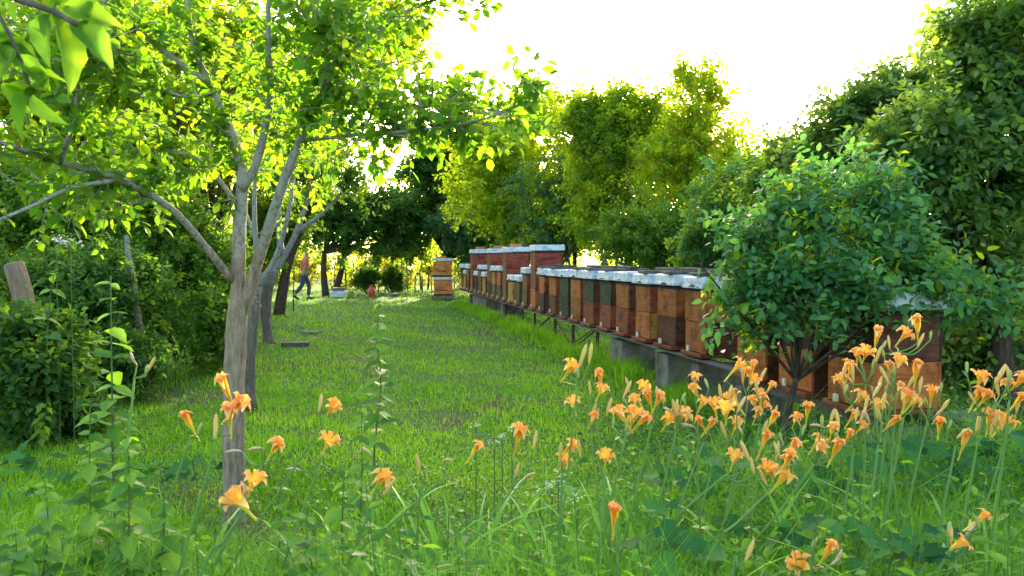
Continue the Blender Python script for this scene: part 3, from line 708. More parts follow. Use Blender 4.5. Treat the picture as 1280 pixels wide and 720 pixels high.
Y2 = 7.6
limb_tree('fruit_tree', 'second tree trunk standing close behind the lichen-covered foreground tree', G(311, Y2),
  [([(311, 512, Y2), (312, 450, Y2), (318, 390, Y2), (322, 340, Y2)], .060, .048),
   ([(322, 345, Y2), (318, 250, Y2), (325, 150, Y2+.2), (340, 40, Y2+.3)], .026, .015),
   ([(321, 360, Y2), (345, 320, Y2), (362, 260, Y2), (370, 190, Y2+.2), (385, 100, Y2+.3)], .030, .014),
   ([(319, 300, Y2), (300, 240, Y2+.3), (290, 180, Y2+.6)], .016, .008)],
  'fruit', 'bark_grey', 110, 9, .08, .4, 0, droop=.4, mat2=('lime', .3), zmin=2.2)
Y3 = 13.4
limb_tree('slanting_tree', 'ivy-dark forked trunk leaning right over the lawn in front of the walking person', G(336, Y3),
  [([(337, 432, Y3), (332, 400, Y3), (330, 365, Y3), (345, 335, Y3)], .085, .07),
   ([(332, 400, Y3), (340, 350, Y3), (366, 300, Y3), (384, 250, Y3), (400, 200, Y3)], .075, .03),
   ([(372, 290, Y3), (410, 260, Y3), (440, 225, Y3)], .05, .02),
   ([(352, 320, Y3), (348, 270, Y3), (352, 200, Y3), (372, 130, Y3)], .06, .02)],
  'mid', 'bark_grey', 300, 12, .10, .5, 0, droop=.25, zmin=2.5, T=T_DIA)

# slim leaning dead trunk and cut post on the left
def simple_pole(name, label, cat, pts, r0, r1, matk, top=None):
    wp = smooth_path([P(*q) for q in pts], 4, wob=r0*.1); base = wp[0]
    root = empty(name, base); tag(root, label, cat); n = len(wp)
    MB().tube([p-base for p in wp], [r0+(r1-r0)*i/(n-1) for i in range(n)], 12).build('trunk', M[matk], root, smooth=True)
    if top:
        a = wp[-1]-base; dr = (wp[-1]-wp[-2]).normalized()
        MB().tube([a-dr*.004, a+dr*.012], [r1*.9, r1*.86], 12).build('cut_face', M[top], root)
    return root
simple_pole('leaning_trunk', 'slim bare trunk leaning in front of the dark bushes left of the fruit tree', 'tree', [(184, 494, 8.5), (177, 440, 8.5), (171, 380, 8.6), (160, 318, 8.7), (158, 295, 8.7)], .048, .022, 'bark_grey')
M['cutwood'] = noisy('cut_wood', [(.22, .13, .06), (.38, .28, .18)], 18, .9)
M['bark_post'] = bark('bark_post', [(.09, .06, .035), (.22, .155, .10), (.32, .24, .16)], scale=5)
simple_pole('cut_post', 'thick sawn-off wooden post with brown furrowed bark leaning among bushes at the left edge', 'post', [(42, 560, 6.9), (38, 480, 6.9), (34, 405, 6.9), (18, 331, 6.9)], .10, .082, 'bark_post', 'cutwood')
simple_pole('thin_stake', 'thin dark stake standing in the lawn just left of the walking person', 'stake', [(367, 389, 22), (367, 360, 22), (368, 330, 22)], .018, .014, 'bark_dark')

# ================================================================== BEEHIVES
ROWD = Vector((-.197, 1, 0)).normalized(); RZ = math.atan2(ROWD.y, ROWD.x) - math.pi/2   # local y runs along the row
def front(Y): return Vector((1.76-.197*(Y-8.07), Y, 0))
OUT = Vector((-ROWD.y, ROWD.x, 0))            # towards the lawn
HW, HD = .48, .52                             # width along the row, depth
_m = {}
def cached(key, fn):
    if key not in _m: _m[key] = fn()
    return _m[key]
def hive_box(h, fr, sd):
    def mk():
        mb = MB(); c = (0, 0, h/2)
        # four walls of boards with proud corner battens and hand grip
        mb.box((-HD/2+.012, 0, h/2), (.024, HW, h-.006), 0, 0, .003)
        mb.box((HD/2-.012, 0, h/2), (.024, HW, h-.006), 0, 0, .003)
        mb.box((0, -HW/2+.012, h/2), (HD-.05, .024, h-.006), 0, 1, .003)
        mb.box((0, HW/2-.012, h/2), (HD-.05, .024, h-.006), 0, 1, .003)
        mb.box((0, 0, h/2), (HD-.055, HW-.055, h-.004), 0, 2)
        mb.box((0, -HW/2-.008, h*.70), (.20, .018, .028), 0, 1, .004)
        return mb.mesh('box', [PAINT[fr], PAINT[sd], M['gap_dark']])
    return cached(('box', h, fr, sd), mk)
def lid_mesh(tall):
    def mk():
        mb = MB(); h = .11 if not tall else .10
        W, D_ = HW+.05, HD+.05
        mb.box((0, 0, h/2), (D_, W, h), 0, 0, .006)
        mb.box((0, 0, h+.003), (D_-.03, W-.03, .010), 0, 0, .003)
        mb.box((-D_/2-.004, .0, .018), (.012, W+.012, .030), 0, 0, .002)
        return mb.mesh('lid', [M['lid']])
    return cached(('lid', tall), mk)
def beehive(label, Ycen, boxes, bh=.30, zb=.49, tall=False, jit=True, group='beehives standing in the long row on the stand'):
    c = front(Ycen) - OUT*HD/2; c.z = zb
    if jit: c += OUT*random.uniform(-.012, .012)
    r = empty('beehive', c, RZ + random.uniform(-.045, .045)); tag(r, label, 'beehive', group)
    link('bottom_board', cached('bb', lambda: MB().box((-.02, 0, .02), (HD+.06, HW-.01, .036), 0, 0, .004).mesh('bottom_board', [PAINT['redbrown']])), r)
    link('entrance_block', cached('eb', lambda: MB().box((-HD/2-.012, HW/2-.11, .065), (.022, .045, .055), 0, 0, .003).mesh('entrance_block', [M['tagpaint']])), r)
    z = .04
    for fr, sd in boxes:
        link('box', hive_box(bh, fr, sd), r, (random.uniform(-.004, .004), random.uniform(-.004, .004), z)); z += bh
    link('seam_strip', cached('ss', lambda: MB().box((0, 0, .008), (HD+.012, HW+.012, .022), 0, 0, .002).mesh('seam_strip', [M['gap_dark']])), r, (0, 0, z-.002)); z += .02
    z += random.uniform(0, .014); link('lid', lid_mesh(tall), r, (random.uniform(-.012, .012), random.uniform(-.01, .01), z), (random.uniform(-.006, .006), random.uniform(-.012, .012), random.uniform(-.03, .03))); zt = z + (.11 if not tall else .10)+.008
    if not tall and zb+zt < 1.5:   # near-black bar stands in for shade in the notch under the lid
        link('lid_notch_shade', cached('ln', lambda: MB().tube([(-HD/2-.028, -.06, 0), (-HD/2-.034, -.03, .012), (-HD/2-.034, .03, .012), (-HD/2-.028, .06, 0)], .009, 6).mesh('lid_notch_shade', [M['gap_dark']])), r, (0, 0, z+.012))
    return r, c, zb+zt
def plank_on(c, z, label):
    r = empty('weathered_plank', (c.x, c.y, z), RZ); tag(r, label, 'plank', 'weathered planks lying on the lids')
    MB().box((0, -.11, .02), (HD+.10, .16, .035), .04, 0, .006).build('plank', M['board'], r)
    MB().box((.02, .09, .02), (HD+.04, .15, .030), -.05, 0, .006).build('plank', M['board'], r)
    MB().box((.05, 0, .053), (.09, HW+.06, .032), .03, 0, .006).build('batten', M['board'], r)
def brick_on(c, z, label):
    r = MB().box((0, 0, .035), (.25, .12, .065), 0, 0, .006).build('brick', M['brick']); r.location = (c.x, c.y, z); r.rotation_euler = (0, 0, RZ+.2)
    tag(r, label, 'brick', 'bricks weighing down the tallest hives')
A = 'amber'; O = 'orange'; B = 'brown'; RB = 'redbrown'; RE = 'red'; GR = 'green'; OL = 'olive'; OC = 'ochre'; DK = 'dark'
HV = [
 ([(A, B), (A, O)], 'amber two-box beehive with dark brown lower side, first left of the plum foliage'),
 ([(B, B), (A, A)], 'beehive with dark brown lower and amber upper box, second left of the plum foliage'),
 ([(O, OC), (A, RE)], 'beehive with orange lower and red-sided upper box, third left of the plum foliage'),
 ([(RB, RE), (A, B)], 'beehive with red-brown lower and amber upper box, fourth left of the plum foliage'),
 ([(RB, RE), (GR, B)], 'beehive with dark green upper box over red-brown, the nearer of two such hives'),
 ([(RB, RE), (GR, B)], 'beehive with dark green upper box over red-brown, the farther of two such hives'),
 ([(A, RB), (O, RB)], 'beehive with orange upper box next to the all dark green hive, near side'),
 ([(GR, GR), (GR, GR)], 'all dark green beehive in the middle of the row'),
 ([(B, RB), (O, RB)], 'beehive with orange upper and brown lower box directly beyond the all dark green hive'),
 ([(DK, B), (O, RB)], 'beehive with orange upper and near-black lower box right beside the nearest tall hive'),
 ([(O, O), (RB, RE), (RB, RE)], 'nearest tall three-box beehive with red side and wide white lid'),
 ([(OL, RB), (RB, RE)], 'two-box red and olive beehive just beyond the nearest tall one'),
 ([(OL, OL)], 'short olive beehive with small white lid, nearest of the short ones'),
 ([(OC, OC)], 'short single-box ochre beehive just before the second tall one'),
 ([(OL, OL), (RB, RE), (RB, RE)], 'second tall three-box beehive with brick on its lid and red side'),
 ([(OL, OL), (O, RB)], 'olive and orange two-box beehive beyond the second tall one, nearer of two'),
 ([(OL, OL), (OC, RB)], 'olive and ochre two-box beehive just before the third tall one'),
 ([(DK, B), (RB, RB), (RB, RE)], 'third tall three-box beehive, dark at the base, with brick on its lid'),
 ([(OC, OL)], 'short ochre single-box beehive just beyond the third tall one'),
 ([(OL, OL), (RB, RE)], 'olive and red-brown two-box beehive between the third and fourth tall ones'),
 ([(DK, DK)], 'short near-black single-box beehive just before the farthest tall one'),
 ([(A, RB), (RB, RB), (RE, RE)], 'farthest tall three-box beehive with brick on its white lid'),
 ([(B, B), (A, RB)], 'brown and amber two-box beehive just beyond the farthest tall one'),
 ([(OC, RB)], 'short ochre single-box beehive, last but one at the far end of the row'),
 ([(A, B), (B, B)], 'amber-footed brown two-box beehive at the very far end of the row')]
ords = ['first', 'second', 'third', 'fourth', 'fifth', 'sixth', 'seventh', 'eighth', 'ninth', 'tenth']
tall_n = 0; tn = ['nearest', 'second', 'third', 'farthest']
for i, (bx, lab) in enumerate(HV):
    tall = len(bx) == 3; short = len(bx) == 1
    h = .345 if tall else (.42 if short else .30)
    r, c, zt = beehive(lab, 7.85+.715*i, bx, h, .49, tall)
    if i < 10 and i not in (3, 7): plank_on(c, zt, 'weathered grey planks on the lid of the %s beehive left of the plum foliage' % ords[i])
    if tall:
        if tall_n: brick_on(c, zt, 'terracotta brick on the lid of the %s tall beehive' % tn[tall_n])
        tall_n += 1
NEARG = 'beehives half hidden behind the plum tree'
for Yc, bx, lab in ((6.72, [(O, B), (RB, B)], 'orange-fronted beehive in the shade left of the plum trunk'),
                    (6.08, [(O, B), (DK, B)], 'orange and dark beehive directly behind the plum trunk'),
                    (5.40, [(O, O), (DK, B)], 'nearest beehive, bright orange lower box under a near-black upper box, behind the lilies')):
    r, c, zt = beehive(lab, Yc, bx, .31, .42, group=NEARG)
    plank_on(c, zt, 'weathered planks on the lid of the ' + {6.72: 'hive left of the plum trunk', 6.08: 'hive behind the plum trunk', 5.40: 'nearest hive behind the lilies'}[Yc])

# separate pile of two hives at the far end
def far_hive(loc, z, lab):
    r = empty('beehive', (loc.x, loc.y, z), .06); tag(r, lab, 'beehive', 'stacked hives standing apart at the far end')
    W = .66
    MB().box((0, 0, .02), (W+.04, .55, .04), 0, 0, .004).build('bottom_board', PAINT['dark'], r)
    MB().box((0, 0, .30), (W, .5, .50), 0, 0, .006).build('box', PAINT['pale_orange'], r)
    MB().box((0, -.26, .20), (.3, .02, .03), 0, 0, .003).build('entrance_slot', PAINT['dark'], r)
    MB().box((0, 0, .61), (W+.07, .57, .10), 0, 0, .006).build('lid', M['lid'], r)
fl = P(554, 372, 28.6); 
MB2 = MB().box((0, 0, .06), (.8, .6, .14), .05, 0, .01).build('concrete_slab', M['concrete']); MB2.location = (fl.x, fl.y, 0)
tag(MB2, 'low concrete slab under the two stacked orange hives standing apart', 'slab')
far_hive(fl, .13, 'lower orange hive with white lid of the pair standing apart at the far end')
far_hive(fl + Vector((-.03, 0, 0)), .80, 'upper orange hive with white lid stacked on another, standing apart at the far end')
fb = MB().box((0, 0, .035), (.25, .12, .06), .1, 0, .005).build('brick', M['brick']); fb.location = (fl.x, fl.y, 1.47)
tag(fb, 'brick lying on the upper of the two stacked hives standing apart', 'brick')

# ------------------------------------------------------------------ stand
def row_box(name, lab, cat, Y, z, size, off, matk, group=None):
    """box whose centre lies `off` metres behind the hive fronts"""
    c = front(Y) - OUT*off
    o = MB().box((0, 0, 0), size, 0, 0, .008).build(name, M[matk]); o.location = (c.x, c.y, z); o.rotation_euler = (0, 0, RZ)
    return tag(o, lab, cat, group)
st = empty('hive_stand', front(15.5) - OUT*HD/2); st.rotation_euler = (0, 0, RZ); tag(st, 'long rusty iron and timber stand carrying the main row of hives', 'stand')
Lr = 19.2
for off, in ((-.17,), (.19,)):
    MB().box((off, .6, .450), (.04, Lr, .05), 0, 0, .004).build('rail', M['iron'], st)
MB().box((-.25, .6, .463), (.09, Lr, .022), 0, 0, .003).build('front_board', M['board'], st)
for k in range(-8, 10, 2):
    MB().box((.01, k+.6, .44), (.34, .05, .05), 0, 0, .004).build('cross_bar', M['iron'], st)
for yl in (-3.1, -.4, 2.6):
    for off in (-.20, .20):
        MB().box((off, yl, .20), (.045, .045, .43), 0, 0, .004).build('leg', M['iron'], st)
    MB().tube([(-.20, yl+.02, .05), (-.20, yl+1.15, .42)], .012, 6).build('brace', M['iron'], st)
    MB().tube([(-.20, yl-.02, .05), (-.20, yl-1.15, .42)], .012, 6).build('brace', M['iron'], st)
    MB().tube([(-.20, yl, .12), (.20, yl, .38)], .010, 6).build('brace', M['iron'], st)
st2 = empty('hive_stand', front(6.1) - OUT*HD/2); st2.rotation_euler = (0, 0, RZ); tag(st2, 'short timber stand under the nearest hives behind the lilies', 'stand')
for off in (-.18, .18):
    MB().box((off, 0, .375), (.06, 2.1, .08), 0, 0, .004).build('rail', M['board'], st2)
for yl in (-.9, .9):
    MB().box((0, yl, .165), (.5, .12, .34), 0, 0, .01).build('block', M['concrete'], st2)
PG = 'concrete piers under the hive stand'
for Y, wd, lab in ((7.9, .16, 'concrete pier under the first hive left of the plum tree'), (8.75, .34, 'broad concrete block under the stand near the lilies, nearer of two broad ones'),
               (10.3, .45, 'broad concrete block under the stand, farther of two broad ones'),
               (18.3, .22, 'pale concrete pier under the tall hives, nearest of the three far piers'), (20.6, .22, 'concrete pier in the middle of the three far piers'),
               (23.4, .25, 'concrete pier at the far end of the stand')):
    row_box('concrete_pier', lab, 'pier', Y, .20, (.46, wd, .41), .25, 'concrete', PG)
row_box('support_wall', 'grey mossy concrete panel closing the stand between two far piers', 'panel', 22.0, .2, (.08, 2.4, .40), .12, 'concrete')

# ================================================================== FAR CLUTTER AND PERSON
def slab(name, lab, cat, px, Y, size, matk, rz=0, z=None):
    g = G(px, Y); o = MB().box((0, 0, size[2]/2), size, rz, 0, min(size)*.08).build(name, M[matk] if isinstance(matk, str) else matk)
    o.location = (g.x, g.y, z or 0); return tag(o, lab, cat)
slab('board_pile', 'pale flat boards lying low at the lawn end right of the walking person', 'boards', 428, 30, (.9, .5, .22), 'lid', .1)
slab('grey_box', 'small grey box on top of the pale boards at the lawn end', 'box', 423, 30, (.45, .3, .14), 'concrete', .1, .22)
M['yellow'] = noisy('yellow_plastic', [(.5, .42, .03), (.65, .55, .05)], 10, .4)
M['redp'] = noisy('red_plastic', [(.35, .05, .02), (.5, .08, .03)], 10, .4)
def lathe(name, prof, mat, parent=None, n=14, loc=None):
    v = []; f = []
    for r_, z_ in prof:
        for k in range(n): v.append((r_*math.cos(6.2832*k/n), r_*math.sin(6.2832*k/n), z_))
    for i in range(len(prof)-1):
        for k in range(n): f.append([i*n+k, i*n+(k+1) % n, (i+1)*n+(k+1) % n, (i+1)*n+k])
    f.append(list(range(n))[::-1]); f.append([(len(prof)-1)*n+k for k in range(n)])
    mb = MB(); mb.add(v, f); return mb.build(name, mat, parent, True, loc)
g = G(438.5, 29.7); r = empty('bucket', g); tag(r, 'yellow bucket at the right end of the pale boards', 'bucket')
lathe('pail', [(.09, 0), (.12, .24), (.128, .25), (.12, .255), (.11, .25), (.08, .02)], M['yellow'], r)
MB().tube([(-.12, 0, .25), (-.09, -.02, .32), (0, -.03, .35), (.09, -.02, .32), (.12, 0, .25)], .006, 5).build('handle', M['iron'], r)
g = G(464.5, 30); r = empty('canister', g); tag(r, 'red canister standing at the far end of the lawn before the dark bush', 'canister')
lathe('body', [(.10, 0), (.13, .03), (.13, .28), (.09, .36), (.05, .38)], M['redp'], r)
lathe('cap', [(.05, .38), (.05, .44), (.03, .45)], M['redp'], r)
MB().tube([(-.09, 0, .34), (-.06, 0, .46), (.06, 0, .46), (.09, 0, .34)], .012, 6).build('handle', M['redp'], r)
slab('paving_slab', 'grey flat slab on the grass right of the red canister', 'slab', 486, 30.5, (.8, .5, .12), 'concrete', .2)
slab('dark_block', 'dark wet block lying in the grass right of the leaning forked trunk', 'block', 369, 12.9, (.44, .22, .10), 'board', .15)
slab('flat_stone', 'flat grey stone sunk in the lawn beyond the dark block', 'stone', 387, 15.6, (.4, .22, .03), 'concrete', -.3)
slab('pale_slab', 'pale broken slab lying in the greenery right of the nearest hive', 'slab', 1215, 5.6, (.42, .3, .10), 'concrete', .35, .25)
slab('support_block', 'concrete block propping the pale broken slab', 'block', 1215, 5.62, (.3, .22, .26), 'concrete', .3)
# stakes of an old fence at the far end
M['palewood'] = noisy('pale_wood', [(.25, .19, .11), (.42, .33, .2)], 12, .9, (1, 1, .2), rnd=1)
fr_ = empty('stake_fence', G(520, 34)); tag(fr_, 'row of thin pale stakes in front of the glowing hedge at the lawn end', 'fence')
for k in range(13):
    x = (k-6)*.33+random.uniform(-.08, .08); h = random.uniform(1.3, 2.0)
    MB().tube([(x, 0, -.05), (x+random.uniform(-.1, .1), 0, h)], [.03, .02], 6).build('stake', M['palewood'], fr_)
MB().tube([(-2.2, .03, .9), (0, .035, .93), (2.2, .03, .9)], .018, 6).build('rail', M['palewood'], fr_)

def person(loc, rz):
    r = empty('person', loc, rz)
    tag(r, 'person in orange shirt and dark blue trousers walking at the far lawn end', 'person')
    skin = noisy('skin', [(.36, .19, .13), (.42, .24, .17)], 12, .6, bump=0)
    shirt = noisy('orange_shirt', [(.45, .11, .05), (.62, .19, .09)], 7, .9, bump=.3)
    jeans = noisy('blue_trousers', [(.03, .04, .07), (.07, .09, .14)], 8, .9, bump=.3)
    hair = noisy('grey_hair', [(.12, .10, .09), (.2, .18, .16)], 30, .9)
    def skinned(name, joints, edges, mat, sub=2):
        me = bpy.data.meshes.new(name); bm = bmesh.new(); lay = bm.verts.layers.skin.verify()
        vs_ = []
        for k, (p, rad) in enumerate(joints):
            q = bm.verts.new(p); q[lay].radius = (rad, rad) if not isinstance(rad, tuple) else rad; q[lay].use_root = (k == 0); vs_.append(q)
        for a_, b_ in edges: bm.edges.new((vs_[a_], vs_[b_]))
        bm.to_mesh(me); bm.free(); me.materials.append(mat)
        o = link(name, me, r); o.modifiers.new('skin', 'SKIN').use_smooth_shade = True
        s_ = o.modifiers.new('sub', 'SUBSURF'); s_.levels = s_.render_levels = sub
        return o
    # x = walking direction, z up ; pelvis at .93
    J = [((0, 0, .93), .13), ((.01, 0, 1.10), .125), ((.03, 0, 1.28), .15), ((.05, 0, 1.43), .12), ((.08, 0, 1.52), .055), ((.10, 0, 1.60), .085), ((.115, 0, 1.69), .085),
         ((.05, .17, 1.40), .06), ((.0, .22, 1.14), .045), ((.14, .20, .93), .035), ((.18, .19, .86), .03),
         ((.05, -.17, 1.40), .06), ((.10, -.22, 1.14), .045), ((.02, -.21, .92), .035), ((.02, -.21, .84), .03),
         ((0, .09, .86), .09), ((.16, .09, .50), .065), ((.13, .09, .11), .045), ((.17, .09, .04), .04), ((.29, .09, .035), .03),
         ((0, -.09, .86), .09), ((-.04, -.09, .50), .065), ((-.30, -.09, .20), .045), ((-.31, -.09, .10), .04), ((-.20, -.09, .035), .03)]
    Ed = [(0, 1), (1, 2), (2, 3), (3, 4), (4, 5), (5, 6), (3, 7), (7, 8), (8, 9), (9, 10), (3, 11), (11, 12), (12, 13), (13, 14), (0, 15), (15, 16), (16, 17), (17, 18), (18, 19), (0, 20), (20, 21), (21, 22), (22, 23), (23, 24)]
    skinned('body', J, Ed, skin)
    up = [((.0, 0, .90), .15), ((.01, 0, 1.10), .145), ((.03, 0, 1.28), .17), ((.05, 0, 1.43), .14), ((.06, 0, 1.49), .07), ((.05, .18, 1.40), .08), ((.0, .225, 1.16), .065), ((.05, -.18, 1.40), .08), ((.09, -.225, 1.16), .065)]
    skinned('shirt', up, [(0, 1), (1, 2), (2, 3), (3, 4), (3, 5), (5, 6), (3, 7), (7, 8)], shirt)
    tr = [((0, 0, .95), .14), ((0, .09, .84), .105), ((.16, .09, .50), .082), ((.13, .09, .12), .068), ((0, -.09, .84), .105), ((-.04, -.09, .50), .082), ((-.29, -.09, .21), .068)]
    skinned('trousers', tr, [(0, 1), (1, 2), (2, 3), (0, 4), (4, 5), (5, 6)], jeans)
    skinned('hair', [((.085, 0, 1.70), .085), ((.07, 0, 1.64), .08)], [(0, 1)], hair)
    dk = noisy('dark_shoes', [(.015, .015, .015), (.03, .03, .03)], 9, .6)
    for s_, p in ((.09, (.21, .09, .035)), (-.09, (-.25, -.09, .07))):
        q = MB().box((0, 0, 0), (.28, .10, .09), 0, 0, .02).build('shoe', dk, r); q.location = p
        if s_ < 0: q.rotation_euler = (0, R(35), 0)
    skinned('nose', [((.185, 0, 1.655), .014), ((.20, 0, 1.64), .016)], [(0, 1)], skin, 1)
person(G(380, 28.3), 0)

# ================================================================== DAYLILIES
def flower_mat():
    m, t, b = newmat('daylily_petal')
    at = N(t, 'ShaderNodeAttribute', attribute_name='v'); oi = N(t, 'ShaderNodeObjectInfo')
    c = ramp(t, [(0, (.74, .66, .08)), (.33, (.92, .55, .05)), (.55, (.90, .36, .045)), (.75, (.93, .46, .09)), (1, (.94, .58, .20))], at.outputs['Fac'])
    c2 = ramp(t, [(0, (.97, .68, .6)), (.4, (1, 1, 1)), (1, (1.05, 1.22, 1.2))], oi.outputs['Random'])
    mx = N(t, 'ShaderNodeMixRGB', blend_type='MULTIPLY'); mx.inputs[0].default_value = .8
    t.links.new(c, mx.inputs[1]); t.links.new(c2, mx.inputs[2]); t.links.new(mx.outputs[0], b.inputs['Base Color'])
    b.inputs['Roughness'].default_value = .5
    tr = N(t, 'ShaderNodeBsdfTranslucent'); t.links.new(mx.outputs[0], tr.inputs[0])
    ms = N(t, 'ShaderNodeMixShader'); ms.inputs[0].default_value = .4
    t.links.new(b.outputs[0], ms.inputs[1]); t.links.new(tr.outputs[0], ms.inputs[2]); t.links.new(ms.outputs[0], t.nodes['Material Output'].inputs[0])
    return m
M['petal'] = flower_mat()
def vmesh(name, V, Fc, mat, vv):
    me = bpy.data.meshes.new(name); me.from_pydata([tuple(p) for p in V], [], Fc)
    a = me.attributes.new('v', 'FLOAT', 'POINT'); a.data.foreach_set('value', vv)
    me.materials.append(mat); me.polygons.foreach_set('use_smooth', [True]*len(Fc)); me.update(); return me
def petal_mesh(wide, curl, seed):
    rs = random.Random(seed)
    prof = [(.003, 0), (.007, .022), (.014, .040), (.027, .056), (.041, .064), (.052, .062-.012*curl), (.058+.002*curl, .056-.024*curl)]
    ww = [.003, .006, .0125, .0175, .0175, .011, .001]
    if not wide: ww = [q*.66 for q in ww]
    V, vv = [], []
    for k, ((r_, z_), w_) in enumerate(zip(prof, ww)):
        tw = rs.uniform(-.002, .002)
        for s_ in (-1, -.5, 0, .5, 1):
            ruff = (.003*math.sin(k*2.1+s_*3+seed) if wide and abs(s_) == 1 and k > 2 else 0)
            V.append((s_*w_+tw, r_, z_ + abs(s_)*w_*.35 + ruff)); vv.append(k/6)
    Fc = [[k*5+j, k*5+j+1, (k+1)*5+j+1, (k+1)*5+j] for k in range(6) for j in range(4)]
    return vmesh('petal', V, Fc, M['petal'], vv)
PET = [[petal_mesh(wd, cu, 3*i+k) for k, cu in enumerate((-.2, .2, .7))] for i, wd in enumerate((True, False))]
def throat_mesh():
    V, Fc, vv = [], [], []
    ring = [(.0035, -.03), (.0045, -.015), (.0042, 0), (.0062, .015), (.0078, .024)]
    for r_, z_ in ring:
        for k in range(7): V.append((r_*math.cos(k*.8976), r_*math.sin(k*.8976), z_)); vv.append(0 if z_ > -.01 else 0)
    for i in range(4):
        for k in range(7): Fc.append([i*7+k, i*7+(k+1) % 7, (i+1)*7+(k+1) % 7, (i+1)*7+k])
    for j in range(6):     # stamens
        a = j*1.047; b0 = len(V)
        for q, (rr, zz) in enumerate(((.002, .02), (.012, .060), (.024, .078))):
            for s_ in (-1, 0, 1): V.append((rr*math.cos(a)+s_*.0009*math.sin(a)*(1+(q == 2)), rr*math.sin(a)-s_*.0009*math.cos(a)*(1+(q == 2)), zz+(0 if s_ else .0012))); vv.append(.25*q)
        for q in range(2):
            for s_ in range(2): Fc.append([b0+q*3+s_, b0+q*3+s_+1, b0+(q+1)*3+s_+1, b0+(q+1)*3+s_])
    return vmesh('flower', V, Fc, M['petal'], vv)
THROAT = throat_mesh()
M['bud'] = noisy('daylily_bud', [(.40, .42, .08), (.62, .40, .10), (.70, .36, .12)], 30, .5, rnd=1, bump=0)
M['budg'] = noisy('daylily_green_bud', [(.20, .32, .08), (.42, .42, .12)], 30, .5, rnd=1, bump=0)
M['wilt'] = noisy('withered_petal', [(.40, .20, .10), (.60, .38, .24), (.66, .50, .36)], 40, .7, rnd=1, bump=.2)
def bud_mesh(L, r_, mat, bend=.1, nm='bud'):
    pts = [Vector((bend*L*(s_**2), 0, L*s_)) for s_ in (0, .12, .3, .55, .78, .93, 1)]
    return MB().tube(pts, [r_*.35, r_*.55, r_*.8, r_*1.0, r_*.9, r_*.5, r_*.12], 7).mesh(nm, mat, True)
BUD = [bud_mesh(.062, .0062, M['bud'], .12), bud_mesh(.05, .0052, M['bud'], -.1), bud_mesh(.034, .0048, M['budg'], .05)]
WILT = bud_mesh(.06, .0065, M['wilt'], .55, 'withered_flower')
def aim(o, direction, spin=0.0):
    q = Vector(direction).normalized().to_track_quat('Z', 'Y')
    o.rotation_mode = 'QUATERNION'; o.rotation_quaternion = q @ Matrix.Rotation(spin, 3, 'Z').to_quaternion()
def put_flower(root, org, p, dirv, sc):
    f = link('flower', THROAT, root, p-org, None, (sc*random.uniform(.8, 1), sc*random.uniform(.8, 1), sc*random.uniform(1.05, 1.35))); aim(f, dirv, random.uniform(0, 1)); opn = random.choice((-.5, -.4, -.3, -.18, -.05))
    for k in range(6):
        kk = random.choice((0, 1, 1, 2)); op = opn
        po = link('petal', PET[k % 2][kk], f); po.rotation_euler = (-op+random.uniform(-.1, .1), 0, k*math.pi/3+random.uniform(-.1, .1)); po.rotation_euler = (Matrix.Rotation(k*math.pi/3+random.uniform(-.1, .1), 3, 'Z') @ Matrix.Rotation(-op+random.uniform(-.1, .1), 3, 'X')).to_euler()
    return f
